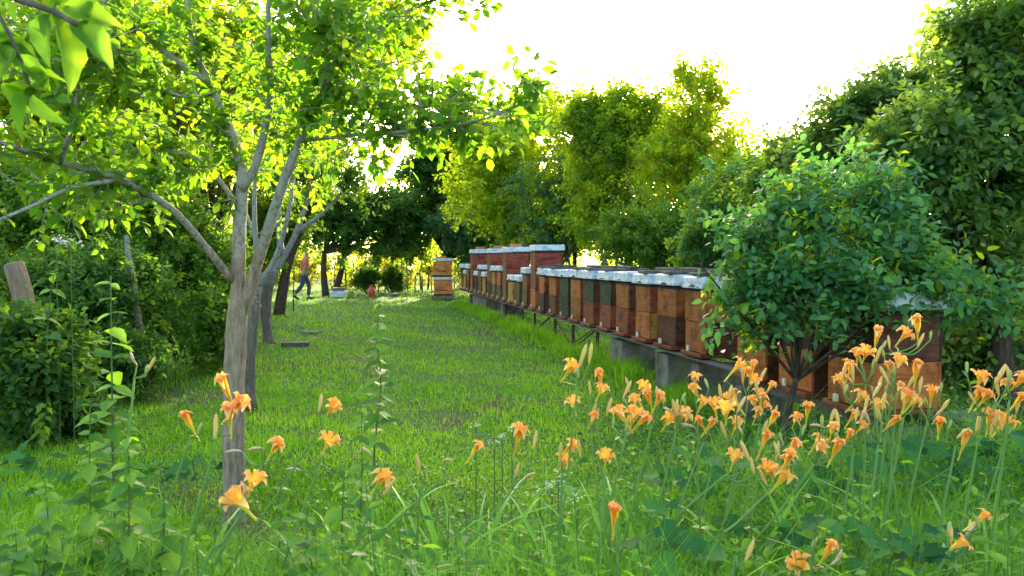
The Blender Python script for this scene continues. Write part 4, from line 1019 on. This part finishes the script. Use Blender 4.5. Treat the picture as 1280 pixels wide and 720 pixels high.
# each: base px at picture bottom, depth, fork px/py, list of (px, py, kind, tilt x), label
LIL = [
 (150, 2.20, (168, 472), [(160, 447, 'w', -.5), (191, 452, 'b', .5), (183, 462, 'g', .2)], 'daylily stalk with one withered and one long closed bud beside the tall nettle'),
 (188, 2.35, (238, 546), [(236, 528, 'f', -.3), (249, 536, 'g', .4)], 'daylily with one pale orange trumpet, left of the foreground trunk'),
 (222, 2.15, (272, 545), [(283, 487, 'f', -.2), (296, 508, 'f', .7), (287, 520, 'f', .1), (270, 535, 'b', .1)], 'daylily with a cluster of bright orange blooms in front of the foreground trunk'),
 (262, 2.3, (328, 580), [(344, 558, 'f', .5), (318, 556, 'w', -1.), (290, 560, 'w', -1.2)], 'daylily with one orange bloom and two withered ones right beside the foreground trunk'),
 (250, 2.0, (300, 645), [(318, 602, 'f', .4), (297, 626, 'f', -.4), (310, 610, 'w', .1)], 'daylily with two small ragged orange blooms low beside the foreground trunk'),
 (280, 2.5, (402, 532), [(416, 508, 'f', .6), (401, 503, 'b', .2)], 'daylily with a red-orange star bloom and tall bud right of the foreground trunk'),
 (350, 2.5, (403, 572), [(411, 551, 'f', .4), (366, 582, 'w', -.6)], 'daylily with one light orange bloom below the red-orange one right of the trunk'),
 (430, 2.4, (470, 612), [(477, 598, 'f', .5), (484, 612, 'b', .7), (458, 560, 'w', -.3)], 'daylily with one small orange bloom beside the tall weed in the middle'),
 (520, 2.6, (527, 600), [(523, 580, 'b', -.2)], 'daylily stalk with a single upright bud left of the middle'),
 (420, 2.6, (560, 592), [(594, 563, 'f', .6), (560, 570, 'w', .5)], 'daylily with a lone orange bloom on a slanting stalk before the mid lawn'),
 (560, 2.5, (640, 612), [(648, 546, 'f', .2), (669, 551, 'b', .3), (647, 586, 'b', .3), (660, 590, 'w', .2)], 'daylily with one bloom and three buds just right of the picture middle'),
 (695, 2.45, (703, 590), [(711, 560, 'f', .5), (700, 566, 'b', -.1)], 'daylily with one orange bloom and bud below the pale double bud'),
 (695, 2.35, (722, 482), [(728, 447, 'b', .3), (738, 443, 'b', .15), (722, 465, 'g', -.2)], 'tall daylily stalk with two pale pink buds in front of the concrete block'),
 (760, 2.5, (738, 540), [(717, 502, 'f', -.2), (738, 482, 'b', 0), (740, 525, 'f', .2)], 'daylily with two small yellow-orange blooms at the left end of the big group'),
 (765, 2.6, (745, 515), [(752, 486, 'f', .3), (761, 510, 'b', .3)], 'daylily with a ruffled orange bloom leaning right at the left end of the big group'),
 (745, 2.3, (782, 545), [(777, 520, 'f', -.5), (791, 522, 'f', .1), (802, 526, 'f', .8)], 'daylily with a dense golden triple bloom, largest of the left half'),
 (740, 2.6, (790, 515), [(803, 484, 'f', .1), (784, 487, 'b', .5), (793, 500, 'f', -.3)], 'daylily with an upright golden bloom and pale bud under the second concrete block'),
 (770, 2.5, (815, 530), [(823, 500, 'f', .3), (811, 498, 'f', -.3)], 'daylily with two overlapping deep orange blooms left of the spidery bud cluster'),
 (800, 2.5, (845, 540), [(836, 510, 'w', -.5), (845, 508, 'b', 0), (853, 512, 'w', .5), (848, 518, 'g', .2)], 'daylily with a spidery bunch of pinkish buds and no open bloom'),
 (745, 2.3, (757, 590), [(757, 573, 'f', 0)], 'daylily with one half-closed apricot bloom below the golden triple bloom'),
 (772, 2.05, (770, 665), [(767, 645, 'f', 0)], 'low daylily with one small orange bloom over the strap leaves'),
 (872, 2.7, (872, 520), [(869, 474, 'f', 0), (855, 500, 'g', -.3)], 'daylily with a pale star bloom in front of the pier below the first hive'),
 (820, 2.5, (880, 552), [(876, 528, 'f', -.5), (888, 531, 'f', .5), (860, 530, 'w', -1)], 'daylily with a broad double orange bloom below the pale star bloom'),
 (860, 2.55, (905, 530), [(893, 505, 'f', -.2), (912, 492, 'b', 0), (900, 490, 'b', -.2)], 'daylily with one pinkish bloom under two upright yellow buds'),
 (890, 2.4, (922, 560), [(920, 530, 'f', .2), (908, 512, 'f', -.1)], 'daylily with a long yellow trumpet bloom left of the plum trunk'),
 (900, 2.75, (935, 500), [(941, 459, 'f', .1), (953, 468, 'b', .5), (928, 470, 'b', -.1)], 'daylily with one high pale bloom against the orange hive left of the plum trunk'),
 (915, 2.6, (950, 530), [(963, 484, 'f', .3), (941, 502, 'f', -.4), (946, 518, 'f', .1), (955, 508, 'f', .6)], 'daylily with four crowded apricot blooms just left of the plum trunk'),
 (760, 2.3, (905, 595), [(918, 572, 'f', .1), (940, 580, 'b', -.2)], 'daylily with one folded red-orange bloom on a long slanting stalk'),
 (995, 2.7, (997, 560), [(995, 524, 'f', 0), (1004, 538, 'g', .3)], 'daylily with a single narrow upright bloom below the plum trunk'),
 (930, 2.4, (950, 578), [(956, 552, 'f', .3), (957, 532, 'b', .3), (972, 565, 'b', .3)], 'daylily with one soft orange bloom and a raised bud below the plum trunk'),
 (850, 2.25, (972, 604), [(991, 562, 'f', .3), (985, 575, 'f', .1), (979, 596, 'f', .5), (968, 585, 'g', 0)], 'daylily with a stacked column of three orange blooms on a slanting stalk'),
 (915, 2.3, (1018, 580), [(1040, 538, 'f', -.1), (1046, 560, 'f', .3), (1030, 562, 'f', -.5), (1022, 528, 'w', -.7), (1048, 525, 'b', 0)], 'daylily with a low heap of orange blooms left below the nearest hive'),
 (1070, 2.5, (1066, 505), [(1063, 462, 'f', .2), (1053, 480, 'f', -.3), (1074, 495, 'g', .2)], 'daylily with two salmon blooms before the left edge of the nearest hive'),
 (1075, 2.55, (1082, 480), [(1083, 440, 'f', 0), (1098, 441, 'b', .35), (1075, 450, 'g', -.3), (1092, 455, 'g', .3)], 'daylily with a ruffled pale bloom and many green buds before the nearest hive'),
 (1085, 2.6, (1122, 440), [(1132, 417, 'f', .3), (1151, 424, 'b', .4), (1111, 425, 'b', -.1)], 'tallest daylily, its bright golden bloom standing against the black upper hive box'),
 (1100, 2.5, (1120, 490), [(1122, 452, 'f', 0), (1112, 458, 'f', -.4), (1140, 475, 'b', .5), (1106, 470, 'b', -.5)], 'daylily with a golden double bloom centred before the nearest hive'),
 (1090, 2.4, (1130, 520), [(1134, 496, 'f', .1), (1143, 500, 'f', .5), (1150, 480, 'b', .1)], 'daylily with one large deep orange folded bloom at the right edge of the nearest hive'),
 (1120, 2.55, (1160, 525), [(1165, 490, 'f', 0), (1181, 508, 'b', .9), (1150, 505, 'g', -.2)], 'daylily with an open star bloom just right of the nearest hive'),
 (1080, 2.3, (1098, 555), [(1116, 528, 'f', .7), (1096, 512, 'b', -.1), (1104, 500, 'b', .1)], 'daylily with a long trumpet bloom leaning right under the nearest hive'),
 (1040, 2.35, (1068, 560), [(1077, 535, 'f', .4), (1070, 515, 'b', .1), (1062, 545, 'f', .2), (1085, 520, 'w', -.2)], 'daylily with two low orange blooms under the middle of the nearest hive'),
 (1190, 2.4, (1228, 520), [(1225, 473, 'f', 0), (1250, 470, 'b', .5), (1232, 498, 'f', .2), (1214, 495, 'b', -.5)], 'daylily with a wide-open recurved bloom and dark centre at the right'),
 (1235, 2.3, (1262, 500), [(1273, 478, 'f', .4), (1262, 470, 'g', 0)], 'daylily with one pale bloom cut by the right picture edge, the higher one'),
 (1200, 2.4, (1258, 545), [(1272, 502, 'f', .4), (1256, 527, 'f', .5), (1245, 520, 'b', .2), (1240, 535, 'b', .1)], 'daylily with two blooms near the right picture edge, the lower ones'),
 (1165, 2.5, (1195, 555), [(1223, 530, 'b', .3), (1174, 532, 'f', -.1), (1205, 540, 'b', 1.)], 'daylily with one small yellow bloom and horizontal bud above the pale slab'),
 (1170, 2.1, (1215, 665), [(1226, 648, 'f', .7), (1212, 660, 'w', .1)], 'low daylily with one orange bloom facing right near the bottom right corner'),
 (1150, 2.0, (1185, 688), [(1198, 681, 'f', .9), (1188, 668, 'b', 0)], 'lowest daylily at the bottom right with one drooping orange bloom'),
 (1000, 1.95, (1022, 712), [(1035, 690, 'f', .3), (1052, 700, 'w', .9), (1018, 705, 'w', -1.2)], 'daylily at the bottom edge with one golden bloom between curled withered petals'),
 (915, 2.0, (930, 702), [(936, 692, 'b', .4)], 'daylily stalk at the bottom edge with only a slanting bud'),
 (1130, 2.5, (1105, 500), [(1099, 480, 'b', .1), (1108, 486, 'g', .3), (1090, 488, 'g', -.3)], 'daylily stalk carrying only upright buds before the nearest hive'),
]
GL = 'orange daylilies in the foreground'
for bx_, Y, fk, heads, lab in LIL:
    Fk = P(fk[0], fk[1], Y); Bt = P(bx_, 720, Y+random.uniform(-.05, .05))
    dr = (Bt-Fk); 
    if dr.z > -.02: dr = Vector((0, 0, -.3))
    base = Bt + dr.normalized()*0; base = Bt + dr*(Bt.z/max(.15, -dr.z)); 
    lim = Bt + Vector((max(-.25, min(.25, base.x-Bt.x)), 0, -Bt.z)); base = Vector((lim.x, lim.y, gz(lim.x, lim.y)-.02))
    root = empty('daylily', base); tag(root, lab, 'daylily', GL)
    path = smooth_path([base, Bt, Bt.lerp(Fk, .55)+Vector((random.uniform(-.008, .008), 0, 0)), Fk], 4)
    n = len(path); MB().tube([p-base for p in path], [.0048-.0018*i/(n-1) for i in range(n)], 6).build('stalk', M['stem'], root, smooth=True)
    extra = []
    if bx_ > 690 and len(heads) > 1:
        for q in heads:
            if random.random() < .9: extra.append((q[0]+random.uniform(-20, 20), q[1]+random.uniform(-16, 14), random.choice('fffbbbgg'), random.uniform(-.6, .6)))
    for (hx, hy, kd, tx) in heads+extra:
        tip = P(hx, hy, Y + random.uniform(-.05, .05))
        dv = Vector((tx, random.uniform(-.75, -.15), random.uniform(.65, 1.0))).normalized()
        if kd == 'f': sc = random.uniform(.52, .78) if bx_ > 600 else random.uniform(.68, .88); att = tip - dv*.055*sc
        elif kd == 'w': sc = random.uniform(.55, .8); dv = Vector((tx, -.2, .5)).normalized(); att = tip - dv*.03
        else: sc = random.uniform(.9, 1.15); dv = Vector((tx, random.uniform(-.2, .2), 1)).normalized(); att = tip - dv*(.03 if kd == 'b' else .018)
        if (att-Fk).length > .012:
            mid = Fk.lerp(att, .5)+Vector((0, 0, -.25*abs(att.x-Fk.x)))
            MB().tube([p-base for p in smooth_path([Fk, mid, att-dv*.02*(kd == 'f')], 3)], .0022, 5).build('side_stalk', M['stem'], root, smooth=True)
        if kd == 'f': put_flower(root, base, att, dv, sc)
        else:
            o = link('bud' if kd != 'w' else 'withered_flower', BUD[2] if kd == 'g' else (WILT if kd == 'w' else random.choice(BUD[:2])), root, att-base, None, (sc, sc, sc)); aim(o, dv, random.uniform(0, 6) if kd == 'w' else 0)

# bare stalks rising among the lilies
sx_ = [(1085, 2.9), (1108, 2.8), (1130, 2.75), (1170, 2.9), (1190, 2.8), (1240, 2.6), (830, 2.9), (960, 2.8), (700, 2.8)]

# ------------------------------------------------------------------ strap-leaf clumps
def strap(base, L, ang, lean, w_, vseed):
    pts = []; n = 7
    for i in range(n+1):
        s_ = i/n
        out = lean*L*(s_**1.7); z_ = L*(s_ - .52*lean*s_**2.6)
        pts.append((math.cos(ang)*out, math.sin(ang)*out, z_))
    V = []
    for i, p in enumerate(pts):
        s_ = i/n; ww = w_*(1-.15*s_)*min(1, (1-s_)*3.2+.05)
        pv = Vector(p); sd = Vector((-math.sin(ang), math.cos(ang), 0))*ww/2
        V += [pv-sd+Vector((0, 0, ww*.25)), pv, pv+sd+Vector((0, 0, ww*.25))]
    Fc = [[3*i+j, 3*i+j+1, 3*i+j+4, 3*i+j+3] for i in range(n) for j in range(2)]
    return np_mesh('strap_leaf', np.array([tuple(q) for q in V]), np.array(Fc), LM['strap'], np.full(len(Fc), vseed), True)
CL = [(640, 2.15, 16, 'left below the golden triple bloom'), (735, 2.05, 20, 'in the bottom middle, its long blades arching both ways'), (800, 2.3, 14, 'right of the low single bloom'),
      (590, 2.4, 12, 'left of the bottom middle'), (890, 2.2, 12, 'under the slanting stalks'), (1075, 2.2, 12, 'below the nearest hive'), (1190, 2.1, 14, 'by the low blooms at the bottom right'),
      (1262, 2.3, 12, 'in the bottom right corner'), (990, 2.4, 10, 'below the plum trunk'), (330, 2.3, 6, 'right of the foreground trunk'), (230, 2.4, 5, 'at the foot of the left lilies'),
      (450, 2.35, 6, 'below the tall weed in the middle')]
for px_, Y, n, lab in CL:
    g = G(px_, Y); root = empty('strap_leaf_clump', g); tag(root, 'clump of long arching strap leaves '+lab, 'leaf clump', 'strap-leaf clumps of the daylilies')
    for k in range(int(n*1.8)):
        a = random.uniform(0, 6.28); o = link('strap_leaf', strap(g, random.uniform(.72, 1.1), a, random.uniform(.45, 1.1), random.uniform(.014, .025), random.uniform(.2, 1)), root)
        o.location = (random.uniform(-.06, .06), random.uniform(-.05, .05), gz(g.x, g.y)-.02)

# ================================================================== TALL WEEDS
T_NET = (np.array([(0, 0, 0), (-.30, .18, .05), (-.42, .38, .06), (-.28, .68, .02), (0, 1, -.14), (.28, .68, .02), (.42, .38, .06), (.30, .18, .05), (0, .4, -.01)], float),
         np.array([(0, 8, 1), (1, 8, 2), (2, 8, 3), (3, 8, 4), (4, 8, 5), (5, 8, 6), (6, 8, 7), (7, 8, 0)]))
NP_ = [np_mesh('leaf', T_NET[0]*np.array([.75, 1, 1]), T_NET[1], LM['weed'], np.full(8, q)) for q in (.2, .5, .75, 1.0)]
def weed(name, lab, pts, leaves, lsize, group=None, thick=.004, cat='weed', flower=False):
    wp = smooth_path([P(*q) for q in pts], 5); base = wp[0].copy(); base.z = gz(base.x, base.y)-.02
    full = [base]+wp if wp[0].z > .05 else wp
    root = empty(name, base); tag(root, lab, cat, group); n = len(full)
    MB().tube([p-base for p in full], [thick*(1-.6*i/(n-1)) for i in range(n)], 6).build('stem', M['weedstem'], root, smooth=True)
    tot = sum((b_-a_).length for a_, b_ in zip(wp[:-1], wp[1:]))
    for k in range(leaves):
        s_ = (k+.5)/leaves; i = min(int(s_*(len(wp)-1)), len(wp)-2); q = wp[i].lerp(wp[i+1], s_*(len(wp)-1)-i)
        for sd in (0, math.pi):
            a = k*1.35+sd+random.uniform(-.4, .4)
            y = Vector((math.cos(a), math.sin(a)*.8, random.uniform(-.75, .35))).normalized(); z = Vector((random.uniform(-.3, .3), -.3, 1)); z = (z-y*z.dot(y)).normalized(); x = y.cross(z)
            L = lsize*(1.15-.75*s_**2)*random.uniform(.75, 1.2)
            link('leaf', random.choice(NP_), root, q-base, Matrix((x, y, z)).transposed().to_euler(), (L, L, L))
    return root
weed('nettle', 'tall upright weed with paired pointed leaves in front of the dark bushes at left', [(150, 720, 2.5), (142, 600, 2.5), (140, 480, 2.5), (138, 345, 2.5)], 22, .105, thick=.005)
weed('tall_weed', 'tall pale blurry weed standing alone before the lawn in the middle', [(468, 560, 3.2), (476, 480, 3.2), (472, 430, 3.2), (474, 375, 3.2)], 20, .095, thick=.004)
WG = 'leafy weeds along the bottom left'
for i, (px_, top, Y, n, ls, lab) in enumerate([
    (112, 500, 2.4, 18, .075, 'bushy weed with large pale leaves at the foot of the tall nettle'),
    (162, 530, 2.2, 17, .075, 'weed with big yellowing leaves between the nettle and the lily stalks'),
    (60, 600, 2.1, 11, .065, 'low weed near the bottom left corner'),
    (20, 660, 2.0, 9, .065, 'low weed in the bottom left corner itself'),
    (205, 610, 2.2, 10, .065, 'low weed under the pale orange left lily'),
    (452, 500, 2.9, 12, .075, 'short weed with pointed leaves left of the pale blurry weed foot'),
    (428, 580, 2.4, 9, .08, 'yellow-green weed left of the bottom middle'),
    (500, 640, 2.3, 6, .07, 'low weed between the middle bloom and the bottom edge'),
    (385, 640, 2.2, 6, .08, 'low weed right of the slanting left lily stalk'),
    (350, 600, 2.9, 6, .07, 'short weed right behind the ragged low lily blooms'),
    (1018, 640, 2.5, 8, .05, 'pale upright weed with small leaves below the heap of blooms'),
    (990, 545, 3.3, 7, .06, 'weed with a light green leafy top behind the stacked column of blooms'),
    (830, 610, 2.8, 7, .06, 'light green weed with rosette top below the spidery buds'),
    (875, 640, 2.5, 6, .06, 'light green weed between vine leaves right of the low single bloom'),
    (940, 640, 2.3, 6, .06, 'short weed above the lone slanting bud'),
    (1262, 600, 2.6, 7, .06, 'weed at the right edge below the lilies'),
    (560, 640, 2.5, 6, .06, 'low weed left of the strap leaves in the bottom middle')]):
    weed('leafy_weed', lab, [(px_+random.uniform(-10, 10), 720, Y), (px_, (720+top)/2, Y), (px_+random.uniform(-6, 6), top, Y)], n, ls, WG, .0035)
weed('umbel_weed', 'tall feathery weed with a white flower head beside the cut post', [(58, 470, 6.0), (62, 380, 6.0), (75, 300, 6.0)], 9, .13, thick=.006)

# white flowered heads
def umbel(name, lab, pts, r_, n, cat='white flowers'):
    c0 = P(*pts[0]); root = empty(name, (c0.x, c0.y, 0)); tag(root, lab, cat, 'small white-flowered plants')
    pos = []; mb = MB(); o3 = Vector((c0.x, c0.y, 0))
    for q in pts:
        c = P(*q); mb.tube([(c.x-o3.x, c.y-o3.y, 0), (c.x-o3.x, c.y-o3.y, c.z-.02)], .003, 5)
        for _ in range(n):
            u = Vector((random.gauss(0, 1), random.gauss(0, 1), random.gauss(0, .35)))*r_*.55
            pos.append(c+u)
    mb.build('stems', M['weedstem'], root)['kind'] = 'stuff'
    pos = np.array([tuple(p) for p in pos]); n_ = len(pos)
    me = place_leaves('florets', pos-np.array(o3), rng.normal(size=(n_, 3))*np.array([1, 1, .2]), np.tile([0, -.4, 1.], (n_, 1))+rng.normal(0, .3, (n_, 3)), np.full(n_, .011 if r_ < .08 else .03), .9, rng.uniform(size=n_), M['white_flower'])
    link('florets', me, root)['kind'] = 'stuff'
umbel('white_umbel', 'broad white flower head on the feathery weed by the cut post', [(70, 299, 6.0), (88, 303, 6.0)], .10, 45)
umbel('white_flower_patch', 'white florets low in the lawn just right of the lone middle bloom', [(595, 530, 4.2), (628, 545, 4.1), (640, 535, 4.2), (618, 552, 4.0)], .03, 14)
umbel('white_flower_patch', 'white florets left of the strap leaves below the middle buds', [(690, 605, 3.0), (705, 620, 2.9), (722, 622, 2.9), (675, 612, 3.0), (698, 590, 3.1)], .04, 16)

# ================================================================== NEAR BRANCH AT TOP LEFT
def near_branch():
    Yn = 1.6
    root_p = P(-120, -60, Yn); root = empty('near_branch', root_p)
    tag(root, 'leafy twig with large bright translucent leaves hanging close in the top left corner', 'branch')
    tw = [[(-120, -60, Yn), (-20, -15, Yn), (60, 12, Yn-.03), (95, 30, Yn-.05)], [(-120, 20, Yn+.1), (-40, 40, Yn+.1), (20, 70, Yn+.08)], [(-20, -15, Yn), (20, 60, Yn), (40, 120, Yn+.02)]]
    for q in tw:
        MB().tube([p-root_p for p in smooth_path([P(*a) for a in q], 4)], [.006]*13 if len(q) == 4 else [.004]*9, 6).build('twig', M['bark_grey'], root, smooth=True)
    tv_, tf_ = fine_leaf(); ms = [np_mesh('leaf', tv_*np.array([wd, 1, 1]), tf_, LM['near'], np.full(len(tf_), q), True) for wd, q in ((.50, .1), (.42, .4), (.54, .7), (.46, .95))]
    NB = [(95, 30, 150, 85, .0), (70, 25, 105, 130, .02), (60, 18, 50, 90, .0), (40, 0, 95, -30, .02), (20, 70, 75, 120, .05), (20, 60, -30, 120, .03), (40, 120, 85, 165, .03),
                             (40, 110, 10, 180, .05), (10, 50, -30, 60, .02), (80, 10, 165, 30, .04), (-10, 10, 20, -40, 0), (30, 90, 95, 95, .08), (110, 30, 120, -20, .05)]
    NB += [(x0_+random.uniform(-40, 40), y0_+random.uniform(-30, 30), x0_+random.uniform(-60, 75), y0_+random.uniform(10, 70), .1) for x0_, y0_, *_ in NB]
    for (x0, y0, x1, y1, s_) in NB:
        x1 = x0+(x1-x0)*.85; y1 = y0+(y1-y0)*.85
        a, b_ = P(x0, y0, Yn), P(x1, y1, Yn+s_-.03); y = b_-a; L = y.length; y.normalize()
        z = Vector((random.uniform(-.6, .6), random.uniform(-1, -.2), random.uniform(.2, 1))); z = (z-y*z.dot(y)).normalized(); x = y.cross(z)
        link('leaf', random.choice(ms), root, a-root_p, Matrix((x, y, z)).transposed().to_euler(), (L, L, L))
near_branch()

# ================================================================== FOREGROUND VEGETATION MASS
def hfg(X, Y):
    """height of the wild growth: tall close to the camera, short towards the lawn; denser on the right"""
    px = 640+F*X/Y
    edge = np.interp(px, [0, 300, 560, 760, 900, 1280], [4.0, 3.8, 3.9, 4.3, 5.2, 6.2])
    return np.clip((edge-Y)/1.6, 0, 1)*(.46+.13*vnoise(X, Y, 3.1, 4))
grass_field('tall_grass', 52000, 1.5, 6.2, lambda X, Y: .06+1.25*hfg(X, Y), .0055, 'tall', segs=3, lean=.55, power=1.2, xlim=.72,
            label='long wild grass along the bottom of the picture between lilies and weeds', keep=lambda X, Y: hfg(X, Y) > .03)
scatter_small('wild_undergrowth', 'low mixed leafy undergrowth covering the ground below the daylilies', 38000, 1.6, 6.2, lambda X, Y: .03+.85*hfg(X, Y), .031, 'weed', .5, keep=lambda X, Y: hfg(X, Y) > .03, T=T_OVAL, power=1.2)
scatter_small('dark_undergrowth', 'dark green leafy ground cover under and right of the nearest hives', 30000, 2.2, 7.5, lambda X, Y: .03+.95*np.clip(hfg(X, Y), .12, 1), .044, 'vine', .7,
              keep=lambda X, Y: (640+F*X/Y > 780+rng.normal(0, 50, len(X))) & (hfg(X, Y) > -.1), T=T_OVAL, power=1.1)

def weed_mass():
    n = 1700
    Y = rng.uniform(1.7, 5.0, n); X = rng.uniform(-.7, .7, n)*Y; h = hfg(X, Y)
    ok = (h > .12) & ((640+F*X/Y < 760) | (rng.uniform(size=n) < .38)); X, Y, h = X[ok], Y[ok], h[ok]; n = len(X)
    Sp = np.stack([X, Y, np.zeros(n)], 1); D = np.stack([rng.normal(0, .16, n), rng.normal(0, .16, n), np.ones(n)], 1)
    L = h*rng.uniform(.8, 1.75, n)
    p_, d_, nr, ln, v = twig_leaves(Sp, D, L, 22, .046, .15, 1.1)
    o = link('wild_weeds', place_leaves('wild_weeds', p_, d_, nr, ln, .5, v, LM['weed'], T_OVAL))
    tag(o, 'mass of upright leafy weeds filling the bottom of the picture', 'weeds', kind='stuff')
    m_ = MB()
    for i in range(n):
        q = Vector(Sp[i]); e = Vector(D[i]).normalized()*L[i]; m_.tube([q, q+e*.5, q+e], [.0028, .0022, .001], 3, cap=False)
    tag(m_.build('weed_stems', M['weedstem']), 'thin upright stems of the weeds along the bottom of the picture', 'weeds', kind='stuff')
weed_mass()

# broad-leaved vines
T_LOBE = (np.array([(0, 0, 0), (-.32, -.08, .03), (-.52, .22, .04), (-.30, .36, .03), (-.44, .70, .02), (-.14, .66, .02), (0, 1, -.06), (.14, .66, .02), (.44, .70, .02), (.30, .36, .03), (.52, .22, .04), (.32, -.08, .03), (0, .35, -.01)], float),
          np.array([(i, 12, (i+1) % 12)[::-1] for i in range(12)]))
VP = [np_mesh('leaf', T_LOBE[0]*np.array([1.0, 1, 1]), T_LOBE[1], LM['vine'], np.full(12, q)) for q in (.15, .45, .7, 1.0)]
def vine(lab, spots, n, size, group='broad-leaved vines in the undergrowth'):
    c0 = P(*spots[0][:3]); root = empty('vine', (c0.x, c0.y, 0)); tag(root, lab, 'vine', group)
    mb = MB(); k = 0
    for (px_, py_, Y, rx, ry) in spots:
        cc = P(px_, py_, Y); mb.tube([p-Vector((c0.x, c0.y, 0)) for p in smooth_path([Vector((cc.x, cc.y+.1, 0)), cc+Vector((0, .05, -.12)), cc], 3)], .003, 5)
        for _ in range(n):
            p = P(px_+random.gauss(0, rx), py_+random.gauss(0, ry), Y+random.uniform(-.2, .2)); 
            if p.z < .03: p.z = .04
            a = random.uniform(0, 6.28); y = Vector((math.cos(a), math.sin(a), random.uniform(-.5, .1))).normalized()
            z = Vector((random.uniform(-.35, .35), random.uniform(-.9, -.1), 1)); z = (z-y*z.dot(y)).normalized(); x = y.cross(z); L = size*random.uniform(.6, 1.25)
            link('leaf', random.choice(VP), root, p-Vector((c0.x, c0.y, 0)), Matrix((x, y, z)).transposed().to_euler(), (L, L, L))
    mb.build('stem', M['weedstem'], root)
vine('vine with large blue-green lobed leaves below the spidery buds', [(840, 600, 3.0, 35, 14), (870, 575, 3.2, 30, 10), (900, 600, 3.1, 20, 12)], 10, .08)
vine('vine with lobed leaves at the bottom right of the strap leaves', [(830, 680, 2.2, 30, 18), (860, 650, 2.4, 30, 14), (900, 690, 2.2, 30, 14)], 8, .07)
vine('vine spreading across the bottom right under the lily stalks', [(1000, 660, 2.3, 40, 10), (1080, 670, 2.3, 40, 12), (1150, 680, 2.2, 30, 12), (1120, 690, 2.1, 40, 10)], 13, .06)
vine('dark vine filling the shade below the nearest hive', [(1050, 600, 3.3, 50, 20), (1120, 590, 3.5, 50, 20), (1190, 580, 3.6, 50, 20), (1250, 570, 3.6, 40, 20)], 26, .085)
vine('dark vine creeping over the lawn left of the foreground trunk', [(120, 590, 4.9, 30, 6), (200, 588, 4.8, 25, 6), (240, 575, 4.9, 25, 6), (30, 575, 5.0, 30, 8)], 10, .11)
vine('dark vine at the left picture edge lower down', [(10, 615, 4.2, 20, 5)], 7, .11)
print('TRIS', TRIS[0], 'OBJECTS', len(bpy.data.objects))
